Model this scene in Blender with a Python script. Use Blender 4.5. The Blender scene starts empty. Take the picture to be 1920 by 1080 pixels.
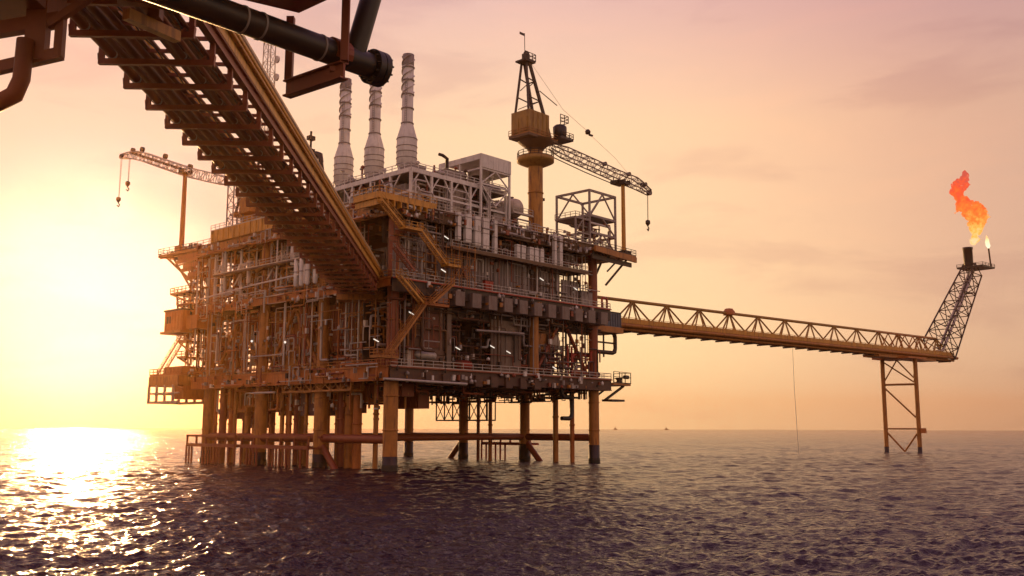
import bpy, math, random
import numpy as np
from mathutils import Vector, Matrix

random.seed(7)
R = math.radians
SC = bpy.context.scene
COL = SC.collection

# ------------------------------------------------------------------ camera
EYE = 6.67
cam_d = bpy.data.cameras.new("camera")
cam = bpy.data.objects.new("camera", cam_d)
COL.objects.link(cam)
cam_d.sensor_width = 36.0
cam_d.lens = 33.75
cam_d.clip_start = 0.5
cam_d.clip_end = 30000
cam.location = (0, 0, EYE)
cam.rotation_euler = (R(90 + 8.31), 0, 0)
cam.rotation_euler = (Matrix.Rotation(R(90 + 8.27), 4, 'X') @ Matrix.Rotation(R(0.15), 4, 'Z')).to_euler()
SC.camera = cam
SC.view_settings.view_transform = 'Standard'
SC.view_settings.look = 'None'
SC.view_settings.exposure = 0.1
SC.view_settings.gamma = 1.0
SC.cycles.max_bounces = 6
SC.cycles.diffuse_bounces = 2
SC.cycles.glossy_bounces = 3
SC.cycles.volume_bounces = 0
SC.cycles.transparent_max_bounces = 8
SC.cycles.sample_clamp_indirect = 4.0
SC.cycles.use_denoising = True

# ------------------------------------------------------------------ sky and sun
SUN_AZ, SUN_EL = -24.0, 7.0
SUN = Vector((math.sin(R(SUN_AZ)) * math.cos(R(SUN_EL)), math.cos(R(SUN_AZ)) * math.cos(R(SUN_EL)), math.sin(R(SUN_EL))))


def ramp(nt, pts, interp='LINEAR'):
    n = nt.nodes.new('ShaderNodeValToRGB')
    cr = n.color_ramp
    cr.interpolation = interp
    while len(cr.elements) < len(pts):
        cr.elements.new(0.5)
    for e, (p, c) in zip(cr.elements, pts):
        e.position = p
        e.color = (*c, 1) if len(c) == 3 else c
    return n


def math_node(nt, op, a, b=None, clamp=False):
    n = nt.nodes.new('ShaderNodeMath')
    n.operation = op
    n.use_clamp = clamp
    for i, v in enumerate((a, b)):
        if v is None:
            continue
        if isinstance(v, (int, float)):
            n.inputs[i].default_value = v
        else:
            nt.links.new(v, n.inputs[i])
    return n.outputs[0]


def mix_rgb(nt, op, fac, a, b):
    n = nt.nodes.new('ShaderNodeMix')
    n.data_type = 'RGBA'
    n.blend_type = op
    n.clamp_result = False
    for s, v in ((n.inputs[0], fac), (n.inputs[6], a), (n.inputs[7], b)):
        if isinstance(v, (int, float)):
            s.default_value = v
        elif isinstance(v, tuple):
            s.default_value = (*v, 1)
        else:
            nt.links.new(v, s)
    return n.outputs[2]


def make_world():
    w = bpy.data.worlds.new("World")
    SC.world = w
    w.use_nodes = True
    nt = w.node_tree
    nt.nodes.clear()
    out = nt.nodes.new('ShaderNodeOutputWorld')
    bg = nt.nodes.new('ShaderNodeBackground')
    tc = nt.nodes.new('ShaderNodeTexCoord')
    d = tc.outputs['Generated']
    dp = nt.nodes.new('ShaderNodeVectorMath')
    dp.operation = 'DOT_PRODUCT'
    nt.links.new(d, dp.inputs[0])
    dp.inputs[1].default_value = SUN
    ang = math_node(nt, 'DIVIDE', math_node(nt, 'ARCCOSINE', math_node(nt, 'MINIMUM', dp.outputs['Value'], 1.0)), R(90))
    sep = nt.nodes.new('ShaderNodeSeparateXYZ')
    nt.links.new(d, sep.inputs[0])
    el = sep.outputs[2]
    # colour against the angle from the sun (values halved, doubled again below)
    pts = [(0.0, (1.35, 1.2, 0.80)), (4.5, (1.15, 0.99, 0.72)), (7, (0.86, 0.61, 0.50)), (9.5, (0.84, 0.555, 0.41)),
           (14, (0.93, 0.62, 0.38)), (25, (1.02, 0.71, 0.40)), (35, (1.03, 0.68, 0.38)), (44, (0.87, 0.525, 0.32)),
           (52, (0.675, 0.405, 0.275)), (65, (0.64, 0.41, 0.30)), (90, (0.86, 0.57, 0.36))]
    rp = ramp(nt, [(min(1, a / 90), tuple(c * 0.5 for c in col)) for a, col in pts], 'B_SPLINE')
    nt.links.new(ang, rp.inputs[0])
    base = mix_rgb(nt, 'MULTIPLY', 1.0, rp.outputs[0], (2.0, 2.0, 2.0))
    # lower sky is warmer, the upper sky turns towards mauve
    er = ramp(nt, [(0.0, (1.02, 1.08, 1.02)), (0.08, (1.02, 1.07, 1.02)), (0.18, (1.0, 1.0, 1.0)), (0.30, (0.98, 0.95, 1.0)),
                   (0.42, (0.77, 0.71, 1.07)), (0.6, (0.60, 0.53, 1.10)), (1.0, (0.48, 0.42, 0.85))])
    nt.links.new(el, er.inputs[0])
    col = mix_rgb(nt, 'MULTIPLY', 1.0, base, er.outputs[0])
    # thin wisps of cloud, stretched along the horizon
    mp = nt.nodes.new('ShaderNodeMapping')
    mp.inputs['Scale'].default_value = (2.2, 2.2, 8.5)
    mp.inputs['Rotation'].default_value = (R(6), R(-9), 0)
    nt.links.new(d, mp.inputs['Vector'])
    nz = nt.nodes.new('ShaderNodeTexNoise')
    nz.inputs['Scale'].default_value = 2.0
    nz.inputs['Detail'].default_value = 7
    nz.inputs['Roughness'].default_value = 0.56
    nz.inputs['Distortion'].default_value = 0.5
    nt.links.new(mp.outputs[0], nz.inputs['Vector'])
    cr = ramp(nt, [(0.34, (0.88, 0.85, 0.89)), (0.5, (1, 1, 1)), (0.66, (1.04, 1.02, 1.0))], 'EASE')
    nt.links.new(nz.outputs['Fac'], cr.inputs[0])
    col = mix_rgb(nt, 'MULTIPLY', 0.9, col, cr.outputs[0])
    # a little of the physical dusk sky
    sky = nt.nodes.new('ShaderNodeTexSky')
    sky.sky_type = 'NISHITA'
    sky.sun_disc = False
    sky.sun_elevation = R(SUN_EL)
    sky.sun_rotation = R(SUN_AZ)
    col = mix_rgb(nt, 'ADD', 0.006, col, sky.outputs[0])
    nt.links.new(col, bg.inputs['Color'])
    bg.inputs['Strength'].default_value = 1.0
    nt.links.new(bg.outputs[0], out.inputs['Surface'])


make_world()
sun_d = bpy.data.lights.new("sun", 'SUN')
sun_d.energy = 2.0
sun_d.angle = R(0.6)
sun_d.color = (1.0, 0.56, 0.22)
sun = bpy.data.objects.new("sun", sun_d)
COL.objects.link(sun)
sun.rotation_euler = (-SUN).to_track_quat('-Z', 'Y').to_euler()


# ------------------------------------------------------------------ materials
def paint(name, col, rough=0.5, dirt=0.35, rust=0.0, metallic=0.0, dirt_col=None):
    m = bpy.data.materials.new(name)
    m.use_nodes = True
    nt = m.node_tree
    b = nt.nodes['Principled BSDF']
    geo = nt.nodes.new('ShaderNodeNewGeometry')
    n1 = nt.nodes.new('ShaderNodeTexNoise')
    n1.inputs['Scale'].default_value = 0.55
    n1.inputs['Detail'].default_value = 8
    n1.inputs['Roughness'].default_value = 0.62
    nt.links.new(geo.outputs['Position'], n1.inputs['Vector'])
    dc = dirt_col or tuple(c * 0.45 for c in col)
    r1 = ramp(nt, [(0.38, (0, 0, 0)), (0.68, (1, 1, 1))])
    nt.links.new(n1.outputs['Fac'], r1.inputs[0])
    c = mix_rgb(nt, 'MIX', math_node(nt, 'MULTIPLY', r1.outputs[0], dirt), col, dc)
    if rust > 0:
        mp = nt.nodes.new('ShaderNodeMapping')
        mp.inputs['Scale'].default_value = (2.4, 2.4, 0.35)
        nt.links.new(geo.outputs['Position'], mp.inputs['Vector'])
        n2 = nt.nodes.new('ShaderNodeTexNoise')
        n2.inputs['Scale'].default_value = 1.0
        n2.inputs['Detail'].default_value = 6
        nt.links.new(mp.outputs[0], n2.inputs['Vector'])
        r2 = ramp(nt, [(0.52, (0, 0, 0)), (0.66, (1, 1, 1))])
        nt.links.new(n2.outputs['Fac'], r2.inputs[0])
        c = mix_rgb(nt, 'MIX', math_node(nt, 'MULTIPLY', r2.outputs[0], rust), c, (0.13, 0.042, 0.014))
    nt.links.new(c, b.inputs['Base Color'])
    b.inputs['Roughness'].default_value = rough
    b.inputs['Metallic'].default_value = metallic
    return m


def glow(name, col, strength):
    m = bpy.data.materials.new(name)
    m.use_nodes = True
    b = m.node_tree.nodes['Principled BSDF']
    b.inputs['Base Color'].default_value = (*[min(c, 0.8) for c in col], 1)
    b.inputs['Emission Color'].default_value = (*col, 1)
    b.inputs['Emission Strength'].default_value = strength
    return m


M = {
    'yellow': paint('yellow_paint', (0.66, 0.31, 0.035), 0.45, 0.45, 0.5),
    'ochre': paint('ochre_paint', (0.46, 0.175, 0.026), 0.5, 0.5, 0.6),
    'orange': paint('orange_paint', (0.52, 0.155, 0.024), 0.5, 0.45, 0.4),
    'redbrown': paint('red_brown_primer', (0.28, 0.060, 0.020), 0.5, 0.45, 0.25),
    'red': paint('red_paint', (0.42, 0.045, 0.022), 0.5, 0.4, 0.2),
    'white': paint('weathered_white_paint', (0.78, 0.73, 0.67), 0.5, 0.4, 0.16),
    'cream': paint('cream_paint', (0.60, 0.50, 0.40), 0.5, 0.4, 0.3),
    'grey': paint('grey_paint', (0.34, 0.29, 0.265), 0.55, 0.5, 0.25),
    'galv': paint('galvanised_steel', (0.50, 0.44, 0.40), 0.4, 0.4, 0.15, 0.2),
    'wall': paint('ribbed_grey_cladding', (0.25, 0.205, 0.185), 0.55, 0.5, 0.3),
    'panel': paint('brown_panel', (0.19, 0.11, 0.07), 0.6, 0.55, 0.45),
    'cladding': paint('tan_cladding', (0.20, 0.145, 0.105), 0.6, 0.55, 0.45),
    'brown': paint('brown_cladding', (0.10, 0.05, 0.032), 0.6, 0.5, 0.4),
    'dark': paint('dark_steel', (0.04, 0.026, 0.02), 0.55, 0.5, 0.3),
    'black': paint('black_coating', (0.018, 0.014, 0.013), 0.42, 0.4, 0.0),
    'deck': paint('deck_plate', (0.09, 0.05, 0.033), 0.6, 0.5, 0.4),
    'splash': paint('splash_zone_coating', (0.035, 0.022, 0.018), 0.5, 0.5, 0.3),
    'purple': paint('maroon_paint', (0.12, 0.05, 0.055), 0.5, 0.5, 0.2),
    'blue': paint('slate_blue_paint', (0.09, 0.11, 0.15), 0.5, 0.4, 0.2),
    'mustard': paint('mustard_paint', (0.40, 0.22, 0.04), 0.55, 0.5, 0.5),
    'bracket': paint('bracket_paint', (0.22, 0.165, 0.14), 0.55, 0.5, 0.4),
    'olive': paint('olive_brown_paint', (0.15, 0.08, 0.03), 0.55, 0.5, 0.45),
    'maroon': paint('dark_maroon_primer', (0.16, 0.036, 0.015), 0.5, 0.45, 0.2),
    'gold': paint('golden_yellow_paint', (0.80, 0.42, 0.05), 0.45, 0.4, 0.45),
    'weathered': paint('weathered_yellow_paint', (0.50, 0.22, 0.03), 0.5, 0.65, 0.85),
    'soot': paint('sooty_white_paint', (0.30, 0.25, 0.23), 0.6, 0.7, 0.3),
    'growth': paint('marine_growth', (0.025, 0.022, 0.012), 0.7, 0.5, 0.3),
    'lamp': glow('lamp_glass', (1.0, 0.90, 0.75), 0.85),
}

# ------------------------------------------------------------------ mesh builder


class MB:
    """collects boxes, bars, tubes and turned shapes and links them as ONE mesh object"""

    def __init__(self):
        self.v, self.f, self.s, self.m = [], [], [], []
        self.mi = 0

    def _add(self, vs, fs, smooth=False):
        o = len(self.v)
        self.v.extend([tuple(p) for p in vs])
        for f in fs:
            self.f.append(tuple(i + o for i in f))
            self.s.append(smooth)
            self.m.append(self.mi)
        return self

    def box(self, x0, x1, y0, y1, z0, z1):
        vs = [(x, y, z) for z in (z0, z1) for y in (y0, y1) for x in (x0, x1)]
        return self._add(vs, [(0, 2, 3, 1), (4, 5, 7, 6), (0, 1, 5, 4), (2, 6, 7, 3), (0, 4, 6, 2), (1, 3, 7, 5)])

    def bar(self, p, q, w, h=None, up=(0, 0, 1)):
        p, q = Vector(p), Vector(q)
        h = h or w
        d = (q - p)
        if d.length < 1e-6:
            return self
        d.normalize()
        u = Vector(up)
        if abs(d.dot(u)) > 0.98:
            u = Vector((1, 0, 0))
        s = d.cross(u).normalized()
        u = s.cross(d).normalized()
        vs = []
        for c in (p, q):
            for a, b in ((-1, -1), (1, -1), (1, 1), (-1, 1)):
                vs.append(c + s * (a * w / 2) + u * (b * h / 2))
        return self._add(vs, [(3, 2, 1, 0), (4, 5, 6, 7), (0, 1, 5, 4), (1, 2, 6, 5), (2, 3, 7, 6), (3, 0, 4, 7)])

    def ibeam(self, p, q, w, h):
        """plate girder standing upright: two flanges and a web"""
        p, q = Vector(p), Vector(q)
        t = min(0.12, h * 0.12)
        z = Vector((0, 0, 1))
        self.bar(p + z * (h / 2 - t / 2), q + z * (h / 2 - t / 2), w, t)
        self.bar(p - z * (h / 2 - t / 2), q - z * (h / 2 - t / 2), w, t)
        return self.bar(p, q, max(0.05, w * 0.15), h - 2 * t - 0.004)

    def path(self, pts, r, n=8, r2=None, cap=True):
        pts = [Vector(p) for p in pts]
        k = len(pts)
        rings = []
        ref = None
        for i in range(k):
            a = pts[max(i - 1, 0)]
            b = pts[min(i + 1, k - 1)]
            d = (b - a).normalized()
            if ref is None:
                ref = Vector((0, 0, 1)) if abs(d.z) < 0.9 else Vector((1, 0, 0))
            s = d.cross(ref)
            if s.length < 1e-4:
                s = d.cross(Vector((0.3, 1, 0.2)))
            s.normalize()
            u = s.cross(d).normalized()
            ref = u
            rr = r if r2 is None else r + (r2 - r) * i / (k - 1)
            if 0 < i < k - 1:
                c = max(0.5, (pts[i] - a).normalized().dot(d))
                rr /= c
            rings.append([pts[i] + (s * math.cos(2 * math.pi * j / n) + u * math.sin(2 * math.pi * j / n)) * rr for j in range(n)])
        vs = [p for ring in rings for p in ring]
        fs = []
        for i in range(k - 1):
            for j in range(n):
                j2 = (j + 1) % n
                fs.append((i * n + j, i * n + j2, (i + 1) * n + j2, (i + 1) * n + j))
        self._add(vs, fs, True)
        if cap:
            o = len(self.v)
            self._add(rings[0], [tuple(range(n - 1, -1, -1))])
            self._add(rings[-1], [tuple(range(n))])
        return self

    def tube(self, p, q, r, n=8, r2=None):
        return self.path([p, q], r, n, r2)

    def lathe(self, prof, c=(0, 0, 0), n=16, axis='z', caps=True):
        c = Vector(c)
        k = len(prof)
        vs = []
        for (r, h) in prof:
            for j in range(n):
                a = 2 * math.pi * j / n
                x, y = r * math.cos(a), r * math.sin(a)
                vs.append(c + (Vector((x, y, h)) if axis == 'z' else Vector((h, x, y)) if axis == 'x' else Vector((y, h, x))))
        fs = [(i * n + j, i * n + (j + 1) % n, (i + 1) * n + (j + 1) % n, (i + 1) * n + j) for i in range(k - 1) for j in range(n)]
        self._add(vs, fs, True)
        if caps:
            self._add(vs[:n], [tuple(range(n - 1, -1, -1))])
            self._add(vs[-n:], [tuple(range(n))])
        return self

    def prism(self, poly, z0, z1):
        n = len(poly)
        vs = [(x, y, z0) for x, y in poly] + [(x, y, z1) for x, y in poly]
        return self._add(vs, [tuple(range(n - 1, -1, -1)), tuple(range(n, 2 * n))] + [(i, (i + 1) % n, n + (i + 1) % n, n + i) for i in range(n)])

    def rail(self, pts, h=1.1, step=2.0, r=0.045, rows=(1.0, 0.55)):
        """handrail along a polyline of deck-edge points"""
        z = Vector((0, 0, 1))
        for a, b in zip(pts[:-1], pts[1:]):
            a, b = Vector(a), Vector(b)
            L = (b - a).length
            k = max(1, round(L / step))
            for i in range(k + 1):
                p = a + (b - a) * (i / k)
                self.bar(p, p + z * h, r * 2)
            for t in rows:
                self.bar(a + z * h * t, b + z * h * t, r * 1.8)
            self.bar(a + z * 0.1, b + z * 0.1, r, 0.16)
        return self

    def build(self, name, mat, parent=None, label=None):
        me = bpy.data.meshes.new(name)
        me.from_pydata(self.v, [], self.f)
        me.polygons.foreach_set('use_smooth', self.s)
        mats = mat if isinstance(mat, (list, tuple)) else [mat]
        for mm in mats:
            me.materials.append(M[mm] if isinstance(mm, str) else mm)
        me.polygons.foreach_set('material_index', self.m)
        me.update()
        o = bpy.data.objects.new(name, me)
        COL.objects.link(o)
        if parent is not None:
            o.parent = parent
        if label:
            o['label'] = label
        return o


def tag(o, label, cat, group=None, kind=None):
    if label:
        o['label'] = label
    if cat:
        o['category'] = cat
    if group:
        o['group'] = group
    if kind:
        o['kind'] = kind
    return o


def thing(name, label, cat, loc=(0, 0, 0), rz=0.0, group=None):
    o = bpy.data.objects.new(name, None)
    o.empty_display_size = 0.5
    COL.objects.link(o)
    o.location = loc
    o.rotation_euler = (0, 0, rz)
    return tag(o, label, cat, group)


# platform frame: u runs along the face on the right, v along the face on the left, corner A nearest the eye
AX, AY, PHI = -18.75, 150.0, R(47.2)
UU = Vector((math.cos(PHI), math.sin(PHI), 0))
VV = Vector((-math.sin(PHI), math.cos(PHI), 0))


def W(u, v, z):
    p = Vector((AX, AY, 0)) + UU * u + VV * v
    return (p.x, p.y, z)


def on_plat(name, label, cat, u, v, z, group=None):
    return thing(name, label, cat, W(u, v, z), PHI, group)


# ------------------------------------------------------------------ sea
def make_sea():
    rng = np.random.default_rng(11)
    rad = [8.0]
    while rad[-1] < 4200:
        d = rad[-1]
        if d < 34:
            s = 0.45
        elif d < 60:
            s = 0.14
        else:
            s = 0.14 * (d / 60) ** 1.28
        rad.append(d + s)
    rad = np.array(rad)
    front = np.linspace(-40, 40, 861)
    side = np.concatenate([np.linspace(-180, -42, 90), front, np.linspace(42, 178.4, 88)])
    th = np.radians(side)
    nr, na = len(rad), len(th)
    Rg, Tg = np.meshgrid(rad, th, indexing='ij')
    X = (Rg * np.sin(Tg)).astype(np.float64)
    Y = (Rg * np.cos(Tg)).astype(np.float64)
    step = np.gradient(rad)[:, None] * np.ones((1, na))
    Z = np.zeros_like(X)
    DX = np.zeros_like(X)
    DY = np.zeros_like(X)
    NW = 170
    lam = np.exp(rng.uniform(np.log(0.28), np.log(12.0), NW))
    wind = np.radians(-70.0)
    dirs = wind + rng.normal(0, 0.95, NW)
    for l, a in zip(lam, dirs):
        k = 2 * np.pi / l
        slope = 0.055 if l < 0.8 else 0.055 * (0.8 / l) ** 0.66
        amp = slope / k
        ph = rng.uniform(0, 2 * np.pi)
        fade = np.clip((l / step - 2.2) / 2.5, 0, 1)
        if l > 3:
            fade = np.clip((l / step - 1.6) / 2.0, 0, 1)
        if fade.max() <= 0:
            continue
        nrw = int(np.max(np.nonzero(fade[:, 0] > 0)[0])) + 1
        phase = k * (X[:nrw] * math.cos(a) + Y[:nrw] * math.sin(a)) + ph
        c, s = np.cos(phase), np.sin(phase)
        A = amp * fade[:nrw]
        Z[:nrw] += A * c
        DX[:nrw] -= 0.8 * A * s * math.cos(a)
        DY[:nrw] -= 0.8 * A * s * math.sin(a)
    # wind gusts: patches of calmer and rougher water
    g = 1 + 0.3 * np.sin(X * 0.043 + 1.3 * np.sin(Y * 0.021)) * np.sin(Y * 0.031 + 0.7 + np.sin(X * 0.017)) + 0.22 * np.sin(X * 0.11 + 2 * np.sin(Y * 0.05)) * np.sin(Y * 0.09 - 0.3 * X * 0.1)
    Z *= g
    X = X + DX * g
    Y = Y + DY * g
    co = np.stack([X, Y, Z], -1).reshape(-1, 3)
    i = np.arange(nr - 1)[:, None] * na
    j = np.arange(na)[None, :]
    j2 = (j + 1) % na
    q = np.stack([i + j, i + na + j, i + na + j2, i + j2], -1).reshape(-1, 4)
    # centre disc
    cen = len(co)
    co = np.concatenate([co, [[0, 0, 0]]])
    tri = np.stack([np.full(na, cen), np.arange(na), (np.arange(na) + 1) % na], -1)
    me = bpy.data.meshes.new('sea')
    me.vertices.add(len(co))
    me.vertices.foreach_set('co', co.astype(np.float32).ravel())
    nl = q.size + tri.size
    me.loops.add(nl)
    me.loops.foreach_set('vertex_index', np.concatenate([q.ravel(), tri.ravel()]).astype(np.int32))
    npoly = len(q) + len(tri)
    me.polygons.add(npoly)
    ls = np.concatenate([np.arange(len(q)) * 4, len(q) * 4 + np.arange(len(tri)) * 3]).astype(np.int32)
    lt = np.concatenate([np.full(len(q), 4), np.full(len(tri), 3)]).astype(np.int32)
    me.polygons.foreach_set('loop_start', ls)
    me.polygons.foreach_set('loop_total', lt)
    me.polygons.foreach_set('use_smooth', np.ones(npoly, dtype=bool))
    me.update(calc_edges=True)
    me.validate()
    m = bpy.data.materials.new('sea_water')
    m.use_nodes = True
    nt = m.node_tree
    b = nt.nodes['Principled BSDF']
    b.inputs['Base Color'].default_value = (0.024, 0.009, 0.022, 1)
    b.inputs['IOR'].default_value = 1.33
    geo = nt.nodes.new('ShaderNodeNewGeometry')
    hs = None
    for sc, rot, wt in ((1.6, 20, 0.36), (4.2, -15, 0.17), (0.45, 40, 0.55)):
        mp = nt.nodes.new('ShaderNodeMapping')
        mp.inputs['Rotation'].default_value = (0, 0, R(rot))
        mp.inputs['Scale'].default_value = (0.6, 1.0, 1.0)
        nt.links.new(geo.outputs['Position'], mp.inputs['Vector'])
        n = nt.nodes.new('ShaderNodeTexNoise')
        n.inputs['Scale'].default_value = sc
        n.inputs['Detail'].default_value = 3
        nt.links.new(mp.outputs[0], n.inputs['Vector'])
        t = math_node(nt, 'MULTIPLY', n.outputs['Fac'], wt)
        hs = t if hs is None else math_node(nt, 'ADD', hs, t)
    vl = nt.nodes.new('ShaderNodeVectorMath')
    vl.operation = 'LENGTH'
    nt.links.new(geo.outputs['Position'], vl.inputs[0])
    rr_ = nt.nodes.new('ShaderNodeMapRange')
    rr_.inputs[1].default_value, rr_.inputs[2].default_value = 60, 900
    rr_.inputs[3].default_value, rr_.inputs[4].default_value = 0.12, 0.11
    nt.links.new(vl.outputs['Value'], rr_.inputs[0])
    nt.links.new(rr_.outputs[0], b.inputs['Roughness'])
    bp = nt.nodes.new('ShaderNodeBump')
    bp.inputs['Strength'].default_value = 1.0
    bp.inputs['Distance'].default_value = 0.9
    nt.links.new(hs, bp.inputs['Height'])
    nt.links.new(bp.outputs[0], b.inputs['Normal'])
    me.materials.append(m)
    o = bpy.data.objects.new('sea', me)
    COL.objects.link(o)
    tag(o, 'dark choppy sea reaching to the horizon', 'sea', kind='structure')


make_sea()

# ------------------------------------------------------------------ the production platform
plat = thing('oil_platform', 'large ochre production platform of three decks standing on eight legs in the sea', 'oil platform', (AX, AY, 0), PHI)
D1, D2, D3 = 16.0, 29.8, 42.0
U0, U1, V0, V1 = -2.0, 54.0, -2.0, 58.0
LEG_V = (0, 18, 36, 54)
LEG_U = (0, 51)

# jacket legs
for u in LEG_U:
    for v in LEG_V:
        r = 1.15 if u == 0 else 1.02
        lg = MB()
        lg.tube((u, v, -6), (u, v, D1 - 2.2), r, 20)
        for z in (6.2, 11.5):
            lg.lathe([(r + 0.02, -0.12), (r + 0.10, -0.12), (r + 0.10, 0.12), (r + 0.02, 0.12)], (u, v, z), 20)
        lo = lg.build('leg', 'ochre', plat)
        sb = MB()
        sb.lathe([(r + 0.015, -5), (r + 0.03, -5), (r + 0.03, 3.4 if u else 2.2), (r + 0.015, 3.4 if u else 2.2)], (u, v, 0), 20)
        sb.build('splash_band', 'splash', lo, 'dark wet coating on the leg at the waterline')
        mg = random.Random(u * 7 + v)
        MB().lathe([(r + 0.04, -3), (r + 0.16, -1)] + [(r + 0.06 + mg.uniform(0, 0.12), z * 0.25) for z in range(-1, 4)] + [(r + 0.035, 0.95)], (u, v, 0), 20).build('marine_growth', 'growth', lo)
        # deck leg above
        dl = MB()
        dl.tube((u, v, D1 - 2.2), (u, v, D3 - 1.2), 0.95, 16)
        dl.build('column', 'redbrown' if v == 0 else 'ochre', plat)
for (u, v) in ((33.4, 0), (33, 54), (17, 54)):
    MB().tube((u, v, D1 - 2.0), (u, v, D3 - 1.2), 0.95, 16).build('column', 'ochre', plat)
# jacket bracing
for u in LEG_U:
    for a, b in zip(LEG_V[:-1], LEG_V[1:]):
        MB().tube((u, a, 4.8), (u, b, 4.8), 0.72, 14).build('leg_brace', 'redbrown', plat)
for v in (18, 36, 54):
    MB().tube((0, v, 4.8), (51, v, 4.8), 0.6, 12).build('leg_brace', 'redbrown', plat)
for u, v, dv in ((51, 36, 7), (51, 18, -7), (0, 36, 7), (0, 18, -7)):
    MB().tube((u, v, 4.2), (u, v + dv, -3.0), 0.6, 12).build('leg_brace', 'redbrown', plat)

# decks
for z, th in ((D1, 2.2), (D2, 2.4), (D3, 2.0)):
    dk = MB().box(U0 + 0.6, U1 - 0.6, V0 + 0.6, V1 - 0.6, z - 0.35, z).build('deck', 'deck', plat)
    for (p, q) in (((U0, V0), (U1, V0)), ((U0, V1), (U1, V1)), ((U0, V0 + 0.35), (U0, V1 - 0.35)), ((U1, V0 + 0.35), (U1, V1 - 0.35))):
        th = 1.4 if (z == D2 and p[0] == q[0] == U0) else 2.2
        g = MB().ibeam((*p, z - th / 2), (*q, z - th / 2), 0.5, th)
        L = math.hypot(q[0] - p[0], q[1] - p[1])
        k = int(L / 3.6)
        dx, dy = (q[0] - p[0]) / L, (q[1] - p[1]) / L
        for i in range(1, k):
            c = (p[0] + dx * i * L / k, p[1] + dy * i * L / k)
            g.bar((*c, z - th + 0.14), (*c, z - 0.14), 0.44 if dx else 0.14, 0.14 if dx else 0.44, up=(0, 1, 0))
        right = p[1] == V0 and q[1] == V0
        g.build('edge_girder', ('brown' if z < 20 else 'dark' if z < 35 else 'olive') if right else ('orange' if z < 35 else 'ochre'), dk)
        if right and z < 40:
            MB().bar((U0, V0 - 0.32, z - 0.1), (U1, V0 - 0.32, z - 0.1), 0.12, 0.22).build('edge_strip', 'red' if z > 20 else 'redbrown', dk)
    fb = MB()
    for v in range(2, 57, 6):
        fb.bar((U0 + 0.6, v, z - 1.1), (U1 - 0.6, v, z - 1.1), 0.3, 1.3)
    for u in (8, 16, 24, 42):
        fb.bar((u, V0 + 0.6, z - 1.25), (u, V1 - 0.6, z - 1.25), 0.35, 1.1)
    fb.build('floor_beam', 'dark', dk)
    for pts in (((U0, V0, z), (U1, V0, z)), ((U0, V0, z), (U0, V1, z)), ((U1, V0, z), (U1, V1, z))):
        MB().rail(pts, 1.15, 2.2, 0.05).build('handrail', 'ochre' if pts[1][0] == U0 else 'galv', dk)
# projecting brackets (the row of box stubs under the second and first deck edge)
for k in range(12):
    u = 7 + k * 3.9
    MB().box(u, u + 2.1, V0 - 0.9, V0 + 1.6, D2 - 3.3, D2 - 0.9).build('bracket', 'bracket', plat)
for k in range(8):
    u = 5 + k * 3.7
    MB().box(u, u + 1.7, V0 - 0.5, V0 + 1.6, D1 - 2.6, D1 - 0.8).build('bracket', 'brown', plat)
# intermediate walkway between second and top deck
for (pts, poly) in ((((10, V0 - 0.9, 36.2), (46, V0 - 0.9, 36.2)), (10, 46, V0 - 1.0, 2.5)), (((V0, 6, 35.4), (V0, 50, 35.4)), (V0 - 0.9, 3.0, 6, 50))):
    w = MB().box(poly[0], poly[1], poly[2], poly[3], pts[0][2] - 0.3, pts[0][2]).build('walkway', 'deck', plat)
    if poly[2] < 0:
        MB().bar((poly[0], V0 - 1.02, 36.0), (poly[1], V0 - 1.02, 36.0), 0.1, 0.6).build('edge_girder', 'olive', w)
        MB().rail(pts, 1.1, 2.0).build('handrail', 'galv', w)
    else:
        MB().rail(((-2.85, 6, 35.4), (-2.85, 50, 35.4)), 1.1, 2.0).build('handrail', 'cream', w)


def ribbed(axis, a0, a1, off, z0, z1, mat, pitch=0.7, name='wall_panel', label=None, depth=0.14):
    m = MB()
    if axis == 'u':
        m.box(a0, a1, off, off + 0.15, z0, z1)
    else:
        m.box(off, off + 0.15, a0, a1, z0, z1)
    k = int((a1 - a0) / pitch)
    for i in range(k):
        c = a0 + (i + 0.5) * (a1 - a0) / k
        w = pitch * 0.22
        if axis == 'u':
            m.box(c - w, c + w, off - depth, off, z0 + 0.05, z1 - 0.05)
        else:
            m.box(off - depth, off, c - w, c + w, z0 + 0.05, z1 - 0.05)
    return m.build(name, mat, plat, label)


# cladding on the face to the right: ribbed grey between second and top deck
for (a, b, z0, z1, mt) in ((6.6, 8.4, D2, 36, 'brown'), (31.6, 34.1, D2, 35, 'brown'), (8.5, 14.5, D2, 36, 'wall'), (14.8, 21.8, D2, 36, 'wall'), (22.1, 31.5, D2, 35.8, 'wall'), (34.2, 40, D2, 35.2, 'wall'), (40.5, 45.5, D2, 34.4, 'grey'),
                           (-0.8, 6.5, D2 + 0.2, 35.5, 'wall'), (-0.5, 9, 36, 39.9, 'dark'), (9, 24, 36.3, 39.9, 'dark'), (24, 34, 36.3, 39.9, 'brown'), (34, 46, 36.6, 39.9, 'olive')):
    ribbed('u', a, b, -0.75 if z0 < 35 else 2.2, z0, z1, mt, 0.75)
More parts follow.
